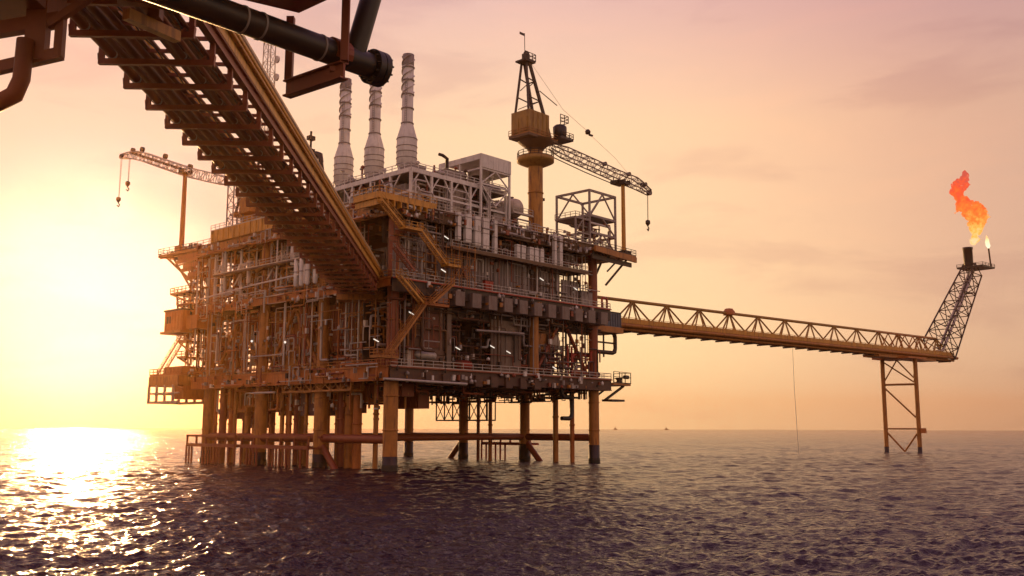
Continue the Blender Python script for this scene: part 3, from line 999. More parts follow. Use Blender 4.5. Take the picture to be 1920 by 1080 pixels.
for i in range(34):
    if i % 2:
        x, y = rm.uniform(0, 22), rm.uniform(-0.8, 1.2)
        p = [(x, y, rm.uniform(0.2, 2)), (x, y, rm.uniform(3, 8.2)), (x + rm.uniform(-4, 4), y, 0)]
    else:
        x, y = rm.uniform(-0.8, 1.2), rm.uniform(0, 30)
        p = [(x, y, rm.uniform(0.2, 2)), (x, y, rm.uniform(3, 8.2)), (x, y + rm.uniform(-4, 4), 0)]
    p[2] = (p[2][0], p[2][1], p[1][2])
    MB().path([p[0]] + bend(p[0], p[1], p[2], 0.2) + [p[2]], rm.uniform(0.08, 0.24), 7).build('pipe', rm.choice(['white', 'galv', 'grey', 'redbrown', 'brown', 'cream']), mod)
for i in range(30):
    x, y = (rm.uniform(0.5, 22), rm.uniform(0.3, 5)) if i % 2 else (rm.uniform(0.4, 3.5), rm.uniform(0.5, 30))
    w, d, h = rm.uniform(0.4, 1.6), rm.uniform(0.4, 1.2), rm.uniform(0.5, 2.6)
    m = MB()
    if i % 3 == 0:
        m.tube((x, y, MH + 0.05), (x, y, MH + h + 0.8), 0.12, 7).lathe([(0.3, 0), (0.42, 0.2), (0.1, 0.5)], (x, y, MH + h + 0.8), 8)
    elif i % 3 == 1:
        m.box(x, x + w, y, y + d, MH + 0.05, MH + h * 0.6)
    else:
        m.lathe([(0.3, 0), (w * 0.5, 0.1), (w * 0.5, h * 0.5), (0.2, h * 0.6), (0.15, h * 0.8)], (x, y, MH + 0.05), 10)
    m.build('roof_fitting', rm.choice(['grey', 'brown', 'white', 'dark', 'galv', 'redbrown']), mod)
# cluttered ducts on the module roof
for (x0, x1, y0, y1, h) in ((1, 4, 0.8, 4, 1.0), (9, 13, 1, 5, 1.8), (8.5, 12.5, 13, 15.5, 1.2), (1.2, 2.6, 10, 22, 0.8), (14, 19, 3, 8, 1.5)):
    b = MB().box(x0, x1, y0, y1, MH + 0.05, MH + h)
    b.box(x0 - 0.1, x1 + 0.1, y0 - 0.1, y1 + 0.1, MH + h, MH + h + 0.12)
    b.build('duct_box', 'grey', mod)
t = MB()
t.path([(10.5, 2.5, MH + 1.8), (10.5, 2.5, MH + 4.2), (9.4, 2.5, MH + 4.6), (8.6, 2.5, MH + 4.6)], 0.3, 8)
t.build('vent_pipe', 'dark', mod)
t = MB().lathe([(1.0, 0), (1.0, 1.0), (1.6, 1.3), (1.6, 1.7), (1.0, 2.0), (0.3, 2.2)], (13, 2.2, MH + 0.05), 14)
t.build('fan_cowl', 'grey', mod)


def stack(v, label):
    s = on_plat('exhaust_stack', label, 'exhaust stack', 10, v, 49.45, 'three tall exhaust stacks on the machinery module')
    z0 = 2.2
    k = MB()
    for a in range(6):
        c, d = math.cos(a * math.pi / 3), math.sin(a * math.pi / 3)
        k.bar((1.9 * c, 1.9 * d, 0), (1.4 * c, 1.4 * d, z0), 0.24)
        c2, d2 = math.cos((a + 1) * math.pi / 3), math.sin((a + 1) * math.pi / 3)
        k.bar((1.9 * c, 1.9 * d, 0), (1.4 * c2, 1.4 * d2, z0), 0.14)
    k.lathe([(1.1, 0), (1.45, z0)], (0, 0, 0), 14)
    k.build('support_cone', 'white', s)
    MB().lathe([(1.5, z0), (1.8, z0 + 0.25), (1.8, z0 + 5.2), (1.05, z0 + 7.9), (1.02, z0 + 8.0)], (0, 0, 0), 24).build('drum', 'white', s)
    MB().lathe([(1.0, z0 + 8.0), (1.0, z0 + 20.7), (0.88, z0 + 20.7), (0.88, z0 + 17)], (0, 0, 0), 20, caps=False).build('flue', 'white', s)
    for z in (0.4, 1.6, 2.7, 3.7, 5.1):
        MB().lathe([(1.8, z0 + z - 0.06), (1.88, z0 + z - 0.06), (1.88, z0 + z + 0.06), (1.8, z0 + z + 0.06)], (0, 0, 0), 24).build('band', 'grey', s)
    for z in (8.0, 10.7, 13.3, 15.9, 18.3):
        MB().lathe([(1.0, z0 + z - 0.1), (1.16, z0 + z - 0.1), (1.16, z0 + z + 0.1), (1.0, z0 + z + 0.1)], (0, 0, 0), 20).build('band', 'grey', s)
    MB().lathe([(1.005, z0 + 18.6), (1.03, z0 + 18.7), (1.03, z0 + 20.72), (1.005, z0 + 20.72)], (0, 0, 0), 20, caps=False).build('tip', 'soot', s)
    ld = MB()
    for e in (-0.25, 0.25):
        ld.bar((-1.15, e - 0.9, z0 + 7.6), (-1.15, e - 0.9, z0 + 16), 0.07)
    for i in range(20):
        ld.bar((-1.15, -1.15, z0 + 7.8 + i * 0.42), (-1.15, -0.65, z0 + 7.8 + i * 0.42), 0.05)
    ld.build('ladder', 'grey', s)
    for j in range(3):
        m = MB()
        vs, fs = [], []
        N = 40
        for i in range(N + 1):
            a = 2 * math.pi * (j / 3 + i / N * 1.7)
            z = z0 + 12.8 + 7.7 * i / N
            for rr in (1.0, 1.2):
                vs += [(rr * math.cos(a), rr * math.sin(a), z - 0.04), (rr * math.cos(a), rr * math.sin(a), z + 0.04)]
        for i in range(N):
            o = i * 4
            fs += [(o + 1, o + 3, o + 7, o + 5), (o, o + 4, o + 6, o + 2), (o + 2, o + 6, o + 7, o + 3)]
        m._add(vs, fs)
        m.build('strake', 'galv', s)
    return s


stack(9, 'pale banded exhaust stack nearest the crane, standing highest in the picture')
stack(18, 'middle exhaust stack, its top hidden behind the black pipe flange')
stack(27, 'exhaust stack farthest from the crane, closest to the gangway')

# open-sided roofed shelter at the right of the module
sh = on_plat('roofed_shelter', 'open shelter with a pale boxed roof on the top deck beside the exhaust stacks', 'shelter', 20.5, 1.0, D3)
m = MB().box(0, 7.8, 0, 11, 12.9, 13.05)
m.box(0, 7.8, -0.05, 0, 10.6, 12.9).box(-0.05, 0, 0, 11, 12.0, 12.9).box(7.8, 7.85, 0, 11, 10.6, 12.9)
for i in range(6):
    m.box(0.4 + i * 1.35, 0.48 + i * 1.35, -0.09, -0.05, 10.7, 12.8)
m.build('roof', 'white', sh)
for (x, y) in ((0.2, 0.2), (7.6, 0.2), (0.2, 10.8), (7.6, 10.8), (0.2, 5.5), (7.6, 5.5)):
    MB().bar((x, y, 0), (x, y, 12.9), 0.34).build('post', 'white', sh)
m = MB()
for z in (7.6, 10.4):
    m.bar((0.2, 0.2, z), (7.6, 0.2, z), 0.26).bar((0.2, 0.2, z), (0.2, 10.8, z), 0.26).bar((7.6, 0.2, z), (7.6, 10.8, z), 0.26)
m.bar((0.2, 0.2, 7.6), (3.9, 0.2, 10.4), 0.2).bar((7.6, 0.2, 7.6), (3.9, 0.2, 10.4), 0.2).bar((3.9, 0.2, 4), (7.6, 0.2, 7.6), 0.2).bar((3.9, 0.2, 4), (0.2, 0.2, 7.6), 0.2)
m.build('frame', 'white', sh)
MB().box(0.6, 7.2, 0.8, 10.2, 8.0, 8.2).build('floor', 'grey', sh)
MB().lathe([(0.2, 0), (1.3, 0.2), (1.3, 1.6), (0.9, 2.2)], (3.8, 5, 8.2), 14).build('fan_housing', 'dark', sh)
MB().box(0.8, 4.2, 1.6, 4.5, 5.0, 7.6).build('cabinet', 'dark', sh)
MB().box(4.6, 7.2, 1.2, 6, 0.1, 4.6).build('cabinet', 'grey', sh)
rs = MB()
for i in range(5):
    rs.bar((0.4, 2 * i + 1.2, 13.05), (7.4, 2 * i + 1.2, 13.05), 0.12, 0.1)
rs.build('roof_rib', 'white', sh)

# horizontal vessel and tanks
vs = on_plat('pressure_vessel', 'brown-grey horizontal pressure vessel with rounded end beside the crane pedestal', 'vessel', 31.6, 2.4, 45.2)
MB().lathe([(0.05, -0.9), (0.9, -0.7), (1.6, -0.15), (1.85, 0.6), (1.85, 8.0), (1.5, 8.7), (0.05, 9.1)], (0, 0, 2.0), 22, 'y').build('shell', 'cream', vs)
for y in (1.6, 6.5):
    MB().box(-1.6, 1.6, y - 0.3, y + 0.3, -3.2, 0.8).build('saddle', 'dark', vs)
m = MB().rail(((-2.6, -1.4, 0.6), (2.8, -1.4, 0.6)), 1.1, 1.2)
m.box(-2.6, 2.8, -1.6, -0.9, 0.4, 0.6)
m.build('access_platform', 'galv', vs)
for x, z in ((0.6, 3.9), (-0.7, 3.8)):
    MB().lathe([(0.25, -0.4), (0.25, 0.4), (0.42, 0.4), (0.42, 0.55)], (x, 2.0, z), 10).build('nozzle', 'grey', vs)

sp = on_plat('separator_tank', 'pale rounded tank standing in the lower bay near the right end', 'tank', 41.0, 2.8, D1)
MB().lathe([(0.1, 4.4), (1.0, 4.6), (1.8, 5.4), (2.15, 6.7), (1.8, 8.0), (1.0, 8.8), (0.1, 9.0)], (0, 0, 0), 24).build('shell', 'cream', sp)
for a in range(4):
    c, d = math.cos(a * math.pi / 2 + 0.6), math.sin(a * math.pi / 2 + 0.6)
    MB().tube((1.7 * c, 1.7 * d, 0), (1.5 * c, 1.5 * d, 5.8), 0.16, 8).build('leg', 'redbrown', sp)
sp2 = on_plat('storage_drum', 'ochre upright drum just left of the pale rounded tank in the lower bay', 'tank', 37.2, 2.4, D1 + 4.0)
MB().lathe([(0.1, 0), (1.5, 0.4), (1.7, 1.2), (1.7, 4.2), (1.2, 5.0), (0.1, 5.3)], (0, 0, 0), 20).build('shell', 'ochre', sp2)
MB().box(-1.2, 1.2, -1.2, 1.2, -4.0, 0.1).build('plinth', 'dark', sp2)

# upright white tubes hung on the faces: intake silencers
def hung_tube(u, v, z0, z1, w, label, group, mat='white'):
    o = on_plat('air_duct', label, 'air duct', u, v, z0, group)
    h = z1 - z0
    m = MB().box(-w / 2, w / 2, 0, 0.7, 0.25, h)
    m._add([(-w / 2, 0, 0.25), (w / 2, 0, 0.25), (w / 2, 0.7, 0.25), (-w / 2, 0.7, 0.25), (-w / 2 + 0.1, 0.25, 0), (w / 2 - 0.1, 0.25, 0), (w / 2 - 0.1, 0.7, 0), (-w / 2 + 0.1, 0.7, 0)],
           [(0, 1, 5, 4), (1, 2, 6, 5), (3, 0, 4, 7), (7, 6, 5, 4)][::1])
    m.build('casing', mat, o)
    for t in (0.12, 0.5, 0.88):
        MB().box(-w / 2 - 0.05, w / 2 + 0.05, -0.05, 0.65, h * t, h * t + 0.1).build('flange', 'grey', o)


for i, (u, w, z0) in enumerate(((11.6, 0.75, 37.4), (13.8, 1.35, 37.2), (16.0, 1.35, 36.9), (18.0, 1.45, 36.7), (20.4, 0.7, 36.2))):
    hung_tube(u, -2.9, z0, 42.2, w, ('narrow first tall white duct hung below the top deck, next to the yellow stairs', 'second tall white duct from the yellow stairs below the top deck', 'middle one of the five tall white ducts below the top deck',
                                     'broad fourth tall white duct from the yellow stairs below the top deck', 'narrow last tall white duct of the five below the roofed shelter')[i], 'tall white ducts below the top deck')
for i, (u, w) in enumerate(((26.2, 0.8), (27.6, 1.1), (29.7, 1.0), (31.1, 1.0), (32.6, 0.9))):
    hung_tube(u, -2.9, 35.9 - i * 0.05, 38.8, w, 'short white duct %s in the row of five under the crane pedestal' % ('farthest left', 'second from the left', 'in the middle', 'second from the right', 'farthest right')[i], 'short white ducts under the crane pedestal')
for i, (u, w) in enumerate(((36.4, 0.6), (38.0, 0.75))):
    hung_tube(u, -2.9, 35.8, 42.2 - i * 0.1, w, ('slim tall white duct closer to the crane pedestal, of the pair below it', 'slim tall white duct farther from the crane pedestal, of the pair below it')[i], 'pair of slim tall ducts right of the crane pedestal')
for i, v in enumerate((22.8, 21.2, 19.4, 17.2)):
    o = on_plat('air_duct', 'pale upright duct in the shade of the gangway, %s from the left of four' % ('first', 'second', 'third', 'fourth')[i], 'air duct', -2.6, v, 30.6, 'upright ducts under the gangway')
    MB().lathe([(0.3, 0), (0.42, 0.3), (0.42, 4.6), (0.2, 5.0)], (0, 0, 0), 12).build('casing', 'white', o)
    MB().lathe([(0.42, 2.4), (0.5, 2.4), (0.5, 2.55), (0.42, 2.55)], (0, 0, 0), 12).build('flange', 'grey', o)

# open frame tower by the right edge of the top deck
ft = on_plat('frame_tower', 'open grey steel frame tower full of pipes at the right end of the top deck', 'frame tower', 48.2, -1.6, D3 - 0.6)
FT = 11.8
for (x, y) in ((0, 0), (8.4, 0), (0, 8.4), (8.4, 8.4)):
    MB().bar((x, y, 0), (x, y, FT), 0.36).build('post', 'grey', ft)
for z in (FT - 0.2, 6.6, 3.2):
    m = MB()
    for (p, q) in (((0, 0), (8.4, 0)), ((0, 8.4), (8.4, 8.4)), ((0, 0), (0, 8.4)), ((8.4, 0), (8.4, 8.4))):
        m.bar((*p, z), (*q, z), 0.34, 0.44)
    m.build('ring_beam', 'grey', ft)
for (p, q) in (((0, 0, 6.6), (4.2, 0, FT - 0.4)), ((8.4, 0, 6.6), (4.2, 0, FT - 0.4)), ((0, 0, 6.6), (0, 4.2, FT - 0.4)), ((0, 8.4, 6.6), (0, 4.2, FT - 0.4)), ((8.4, 8.4, 6.6), (8.4, 4.2, FT - 0.4)), ((0, 0, 0), (4.2, 0, 3.2)), ((8.4, 0, 0), (4.2, 0, 3.2)), ((8.4, 0, 3.2), (4.2, 0, 6.4))):
    MB().bar(p, q, 0.24).build('brace', 'grey', ft)
MB().box(0.3, 8.1, 0.3, 8.1, 6.4, 6.6).build('floor', 'dark', ft)
rr = random.Random(5)
for i in range(16):
    x, y = rr.uniform(0.5, 8), rr.uniform(-0.2, 3)
    z = rr.choice((3.6, 4.4, 5.2, 5.8, 7.0, 2.2))
    m = MB()
    if i % 2:
        m.path([(max(-3, x - 4), y, z), (min(9, x + 3), y, z), (min(9, x + 3), y, z - 1.6)], rr.uniform(0.1, 0.24), 8)
    else:
        m.path([(x, y, 0), (x, y, z), (x + rr.uniform(-2, 2), y, z)], rr.uniform(0.1, 0.24), 8)
    m.build('pipe', rr.choice(['white', 'grey', 'redbrown', 'purple', 'galv']), ft)
MB().lathe([(0.1, 0), (0.9, 0.3), (0.9, 3.6), (0.1, 4)], (1.6, 1.6, 2.2), 14).build('filter_vessel', 'purple', ft)
m = MB().box(-4.6, 0, -0.2, 5, 5.3, 5.5)
m.rail(((-4.6, -0.2, 5.5), (0, -0.2, 5.5)), 1.1, 1.2).rail(((-4.6, -0.2, 5.5), (-4.6, 5, 5.5)), 1.1, 1.2)
m.bar((-4.5, -0.1, -0.5), (-4.5, -0.1, 5.4), 0.3).bar((-2.2, -0.1, -0.5), (-2.2, -0.1, 5.4), 0.24).bar((-4.5, -0.1, 2.6), (-0.2, -0.1, 2.6), 0.22).bar((-4.5, -0.1, 2.6), (-2.2, -0.1, 5.3), 0.18)
m.build('side_platform', 'grey', ft)


# ------------------------------------------------------------------ cranes
def lattice(mb, pts, w, h, r, bay=2.2, side=(0, 1, 0), taper=None):
    """four-chord lattice along a polyline; w across, h in height"""
    side = Vector(side)
    P = [Vector(p) for p in pts]
    segs = [(b - a).length for a, b in zip(P[:-1], P[1:])]
    T = sum(segs)
    n = max(4, int(T / bay))
    frames = []
    for i in range(n + 1):
        d = T * i / n
        acc = 0
        for (a, b, L) in zip(P[:-1], P[1:], segs):
            if d <= acc + L + 1e-6:
                c = a + (b - a) * ((d - acc) / L)
                dr = (b - a).normalized()
                break
            acc += L
        t = i / n
        k = 1.0 if taper is None else taper(t)
        up = side.cross(dr).normalized()
        if up.z < 0:
            up = -up
        frames.append([c + side * (sx * w / 2 * k) + up * (sz * h / 2 * k) for sx, sz in ((-1, -1), (1, -1), (1, 1), (-1, 1))])
    for i in range(n):
        A, B = frames[i], frames[i + 1]
        for j in range(4):
            mb.tube(A[j], B[j], r, 6)
            j2 = (j + 1) % 4
            if i % 2:
                mb.tube(A[j], B[j2], r * 0.55, 5)
            else:
                mb.tube(A[j2], B[j], r * 0.55, 5)
            mb.tube(A[j], A[j2], r * 0.55, 5)
    for j in range(4):
        mb.tube(frames[-1][j], frames[-1][(j + 1) % 4], r * 0.6, 5)
    return frames


def hook(parent, p, L, s=1.0):
    p = Vector(p)
    m = MB()
    m.tube(p, p - Vector((0, 0, L)), 0.05, 5)
    m.tube(p + Vector((0.25, 0, 0)), p + Vector((0.12, 0, -L)), 0.05, 5)
    m.build('hoist_rope', 'black', parent)
    h = MB()
    q = p - Vector((0, 0, L))
    h.lathe([(0.1, 0.9), (0.5, 0.7), (0.55, 0.1), (0.3, -0.2), (0.12, -0.5)], q, 10)
    h.path([q + Vector((0, 0, -0.5)), q + Vector((0.35, 0, -0.9)), q + Vector((0.1, 0, -1.4)), q + Vector((-0.3, 0, -1.1))], 0.12, 6)
    h.build('hook_block', 'black', parent)


# main crane on the right
cr1 = on_plat('pedestal_crane', 'yellow pedestal crane with a tall A-frame beside the roofed shelter, boom lowered to the right', 'crane', 37.4, 3.0, D3, 'cranes on the platform')
m = MB().tube((0, 0, -1.5), (0, 0, 17.4), 1.42, 24)
m.lathe([(1.42, 0), (1.55, 0), (1.55, 0.2), (1.42, 0.2)], (0, 0, 9), 24)
m.build('pedestal', 'weathered', cr1)
m = MB().lathe([(1.42, 14.2), (3.0, 14.9), (3.6, 15.2), (3.6, 16.0), (1.42, 16.0)], (0, 0, 0), 24)
rg = m.build('ring_platform', 'mustard', cr1)
m = MB()
for i in range(14):
    a, b = 2 * math.pi * i / 14, 2 * math.pi * (i + 1) / 14
    m.rail(((3.5 * math.cos(a), 3.5 * math.sin(a), 16.0), (3.5 * math.cos(b), 3.5 * math.sin(b), 16.0)), 1.1, 2, 0.05)
m.build('handrail', 'dark', rg)
MB().box(1.3, 2.4, -0.3, 0.3, 8.0, 8.5).build('lamp_bracket', 'dark', cr1)
m = MB().lathe([(1.42, 17.4), (1.9, 18.0), (3.4, 19.0), (3.6, 19.5)], (0, 0, 0), 8)
m.box(-4.8, 3.6, -2.6, 2.6, 19.2, 19.7)
m.build('slewing_platform', 'olive', cr1)
m = MB()
m.prism([(-4.4, -2.3), (1.4, -2.3), (1.4, 2.3), (-4.4, 2.3)], 19.7, 24.4)
m.box(-4.55, -4.4, -1.8, -0.4, 20.2, 23).box(-4.55, -4.4, 0.4, 1.8, 20.2, 23)
for x in (-3.2, -1.8, -0.4, 0.8):
    m.box(x - 0.1, x + 0.1, -2.42, -2.3, 19.9, 24.2)
m.build('machinery_house', 'mustard', cr1)
MB().rail(((-4.8, -2.6, 19.7), (3.6, -2.6, 19.7)), 1.1, 1.2).rail(((-4.8, -2.6, 19.7), (-4.8, 2.6, 19.7)), 1.1, 1.2).build('handrail', 'ochre', cr1)
# A-frame
for y in (-1.7, 1.7):
    MB().bar((-3.9, y, 24.4), (-3.3, y * 0.35, 34.6), 0.34).bar((2.6, y, 19.7), (-2.5, y * 0.35, 34.6), 0.5).build('frame_leg', 'dark', cr1)
m = MB()
for t in (0.25, 0.5, 0.75):
    m = MB()
    for y0 in (-1, 1):
        z = 19.7 + 14.9 * t
        xf = 2.6 - 5.1 * t
        yy = 1.7 - 1.1 * t
        m.bar((xf, -yy, z), (xf, yy, z), 0.2)
        if z > 25:
            s = (z - 25) / 9.6
            xb = -3.9 + 0.6 * s
            m.bar((xf, y0 * yy, z), (xb, y0 * yy, z + 0.3), 0.18)
            m.bar((xf, y0 * yy, z), (xb + 0.1, y0 * yy, z - 2), 0.14)
    m.build('frame_brace', 'dark', cr1)
m = MB().box(-4.4, -1.4, -1.3, 1.3, 34.4, 34.7).box(-3.4, -2.2, -0.5, 0.5, 34.7, 36.2)
m.rail(((-4.4, -1.3, 34.7), (-1.4, -1.3, 34.7), (-1.4, 1.3, 34.7)), 1.4, 1.0, 0.06)
m.lathe([(0.7, -0.2), (0.7, 0.2)], (-2.6, 0, 36.2), 14, 'y')
m.build('sheave_platform', 'dark', cr1)
m = MB().tube((-4.4, -1.2, 34.6), (-4.5, -1.2, 39.6), 0.07, 6)
m.box(-5.9, -4.5, -1.23, -1.17, 39.0, 39.5)
m.build('wind_flag', 'dark', cr1)
MB().tube((-0.6, -1.6, 29.0), (4.6, -1.6, 27.4), 0.09, 6).build('lamp_arm', 'dark', cr1)
# cab
cb = MB().lathe([(0.4, 0), (1.15, 0.3), (1.4, 1.1), (1.4, 2.4), (1.0, 2.8)], (5.2, -1.8, 20.6), 10)
cb = cb.build('cab', 'black', cr1)
MB().box(3.2, 7.2, -3.6, -0.2, 20.2, 20.55).rail(((3.6, -3.6, 20.55), (7.2, -3.6, 20.55), (7.2, -0.2, 20.55)), 1.1, 1.1).build('cab_walkway', 'dark', cr1)
MB().rail(((4.2, -2.8, 23.9), (6.6, -2.8, 23.9), (6.6, -0.8, 23.9)), 1.4, 1.0, 0.06).build('roof_rail', 'dark', cr1)
# boom, lowered onto its rest
bp = [(3.4, -1.0, 18.9), (12, -2.6, 17.4), (20.6, -4.4, 15.7), (26.0, -5.0, 15.2), (30.6, -5.2, 14.0)]
bm = MB()
bs = Vector((0.16, 1, 0)).normalized()
fr = lattice(bm, bp, 1.7, 1.9, 0.13, 1.7, bs, lambda t: min(1, 0.55 + t * 4, 0.55 + (1 - t) * 2.6))
bmo = bm.build('boom', 'grey', cr1)
m = MB()
for f in (8, 12, 15):
    if f < len(fr):
        c = (fr[f][2] + fr[f][3]) / 2
        m.lathe([(0.45, -0.35), (0.45, 0.35)], c + Vector((0, 0, 0.4)), 10, 'y')
m.lathe([(0.6, -0.3), (0.6, 0.3)], bp[-1], 12, 'y').lathe([(0.5, -0.3), (0.5, 0.3)], (28.2, -5.1, 15.3), 12, 'y')
m.box(19.0, 22.0, -5.2, -3.6, 13.9, 14.6)
m.build('boom_sheave', 'black', bmo)
m = MB()
m.tube((4, -1, 16.9), (12, -2.6, 15.2), 0.1, 6).tube((12, -2.6, 15.2), (20.2, -4.2, 13.8), 0.1, 6)
m.build('boom_walkway', 'dark', bmo)
m = MB().path([(-2.4, 0, 35.6), (6.5, -1.6, 27.0), (12.6, -2.6, 24.0)], 0.035, 5)
m.build('pendant_rope', 'galv', cr1)
MB().lathe([(0.1, -0.5), (0.5, -0.4), (0.6, 0.1), (0.3, 0.5)], (12.9, -2.7, 23.7), 10).box(13.4, 14.4, -2.9, -2.5, 23.1, 23.4).build('bridle_block', 'black', cr1)
MB().path([(13.4, -2.7, 23.4), (20, -4.2, 19.5), (26, -5.0, 15.2)], 0.03, 5).build('pendant_rope', 'galv', cr1)
hook(cr1, (29.8, -5.2, 13.9), 6.8)

br1 = on_plat('boom_rest', 'slim yellow boom rest post at the right end of the top deck', 'boom rest', 58.0, -2.6, D3 - 0.9, 'boom rest posts')
m = MB().tube((0, 0, 0), (0, 0, 14.6), 0.46, 14, 0.4)
m.build('post', 'yellow', br1)
MB().box(-1.0, 1.0, -1.2, 1.2, 14.6, 14.9).box(-1.0, -0.7, -1.2, 1.2, 14.9, 15.5).box(0.7, 1.0, -1.2, 1.2, 14.9, 15.5).build('cradle', 'dark', br1)
m = MB().box(-1.0, 1.0, -1.0, 1.0, 0.02, 0.9)
m.build('base_box', 'dark', br1)

# second crane on the left
cr2 = on_plat('pedestal_crane', 'second crane half hidden behind the gangway, grey boom raised to the left', 'crane', 2.0, 46.6, D3 + 2.3, 'cranes on the platform')
MB().tube((0, 0, -2), (0, 0, 3.0), 1.3, 20).build('pedestal', 'yellow', cr2)
m = MB().box(-2.4, 2.4, -4.4, 2.6, 3.0, 3.4).box(-2.2, 2.2, -4.2, -0.5, 3.4, 6.0)
m.build('machinery_house', 'ochre', cr2)
m = MB()
for x in (-1.6, 1.6):
    m.bar((x, 1.8, 3.4), (x * 0.5, -2.2, 14.5), 0.35).bar((x, -3.6, 6.0), (x * 0.5, -2.9, 14.5), 0.3)
    for t in (0.3, 0.6, 0.85):
        m.bar((x * (1 - 0.5 * t), 1.8 - 4 * t, 3.4 + 11.1 * t), (x * (1 - 0.45 * t), -3.5 + 0.5 * t, 4.4 + 10 * t), 0.18)
m.bar((-0.8, -2.5, 14.5), (0.8, -2.5, 14.5), 0.6)
m.build('frame', 'dark', cr2)
# open lattice tower under the boom heel
m = MB()
lattice(m, [(-2.6, 0.2, -0.2), (-2.6, 0.2, 8.8)], 2.2, 2.2, 0.14, 2.4, (0, 1, 0))
m.build('access_tower', 'grey', cr2)
bp2 = [(-2.4, 2.0, 9.6), (-2.6, 18.0, 14.4), (-2.6, 30, 18.6), (-2.6, 40, 22.2), (-2.6, 46, 23.6), (-2.6, 50.6, 24.2)]
m = MB()
fr2 = lattice(m, bp2, 1.6, 1.9, 0.13, 1.9, (1, 0, 0), lambda t: min(1, 0.5 + t * 4, 0.45 + (1 - t) * 3))
bo2 = m.build('boom', 'cream', cr2)
m = MB()
for p in ((-2.6, 50.6, 24.2), (-2.6, 45, 24.6), (-2.6, 40.4, 23.9), (-2.6, 29.5, 20.2), (-2.6, 18.5, 15.8)):
    m.lathe([(0.55, -0.35), (0.55, 0.35)], p, 10, 'x')
m.build('boom_sheave', 'dark', bo2)
m = MB()
for i in range(1, 14):
    m.box(-3.1, -2.1, 19 + i * 1.9, 20.2 + i * 1.9, 15.0 + i * 0.66, 15.2 + i * 0.66)
m.build('boom_walkway', 'dark', bo2)
hook(cr2, (-2.6, 46.6, 23.2), 6.4)
hook(cr2, (-2.6, 50.8, 23.8), 10.0)
br2 = on_plat('boom_rest', 'tall ochre boom rest post rising from the left cantilever', 'boom rest', -1.4, 65.5, D3 - 0.1, 'boom rest posts')
MB().tube((0, 0, 0), (0, 0, 16.6), 0.55, 14, 0.42).build('post', 'orange', br2)
MB().box(-1.1, 1.1, -0.9, 0.9, 16.6, 16.9).box(-1.1, -0.8, -0.9, 0.9, 16.9, 17.5).box(0.8, 1.1, -0.9, 0.9, 16.9, 17.5).build('cradle', 'dark', br2)
MB().box(-0.9, 0.9, -0.9, 0.9, 0.0, 1.3).build('base_box', 'orange', br2)

# lattice mast far left behind the gangway, small vent post
ms = on_plat('lattice_mast', 'pale lattice radio mast rising behind the gangway', 'mast', 12, 57, D3)
m = MB()
lattice(m, [(0, 0, 0), (0, 0, 51)], 2.6, 2.6, 0.11, 2.2, (0, 1, 0), lambda t: 1 - 0.35 * t)
m.build('lattice', 'cream', ms)
m = MB()
for z in (39, 43, 47):
    m.lathe([(0.8, -0.2), (0.8, 0.2)], (1.2, -1.2, z), 12, 'x')
m.build('dish', 'white', ms)
vp = on_plat('vent_post', 'dark vent post with fittings standing left of the exhaust stacks', 'vent post', 10, 37.8, D3)
m = MB().tube((0, 0, 0), (0, 0, 22.4), 0.22, 8)
for z in (15, 18, 20.6):
    m.box(-0.7, 0.7, -0.5, 0.5, z, z + 0.8)
m.build('post', 'dark', vp)
vp2 = on_plat('vent_hood', 'dark hooded vent between the vent post and the exhaust stacks', 'vent', 10, 34.2, D3)
m = MB().tube((0, 0, 0), (0, 0, 15.5), 0.45, 10).path([(0, 0, 15.5), (0, 0.4, 17), (0, 1.4, 17.4), (0, 2.2, 16.4)], 0.5, 10)
m.bar((0, -1.6, 10), (0, -0.2, 16), 0.3).bar((0, -1.6, 10), (0, -1.6, 0), 0.3)
m.build('hood', 'dark', vp2)

# orange cabin hung at the left end
cab = on_plat('lookout_cabin', 'boxy orange cabin hung off the left end of the platform', 'cabin', -1.6, 58.6, 25.4)
m = MB().box(-2.4, 2.6, 0, 7.2, 0, 4.0)
for i in range(6):
    m.box(-2.5, -2.4, 0.4 + i * 1.2, 0.55 + i * 1.2, 0.2, 3.8)
m.build('body', 'orange', cab)
MB().box(-2.6, 2.8, -0.2, 7.4, 4.0, 4.35).build('roof', 'dark', cab)
MB().box(-2.9, 3.0, -0.3, 7.9, -0.45, 0).build('floor_frame', 'ochre', cab)
MB().box(-2.46, -2.405, 4.7, 6.2, 1.6, 3.0).build('window', 'black', cab)
# dark machine box where the flare bridge lands, and lifebuoy stand
bx = on_plat('equipment_container', 'dark container standing where the flare bridge meets the platform', 'container', 60.6, 5.2, 27.2)
m = MB().box(-2.4, 3.2, -2.6, 2.6, 0, 3.0)
for i in range(7):
    m.box(-2.2 + i * 0.85, -1.95 + i * 0.85, -2.72, -2.6, 0.2, 2.8)
m.build('body', 'blue', bx)
MB().box(-2.5, 3.3, -2.75, 2.7, 3.0, 3.15).build('roof', 'black', bx)
MB().box(-8, 3.6, -2.9, 3.2, -1.2, -0.02).build('support_platform', 'ochre', bx)
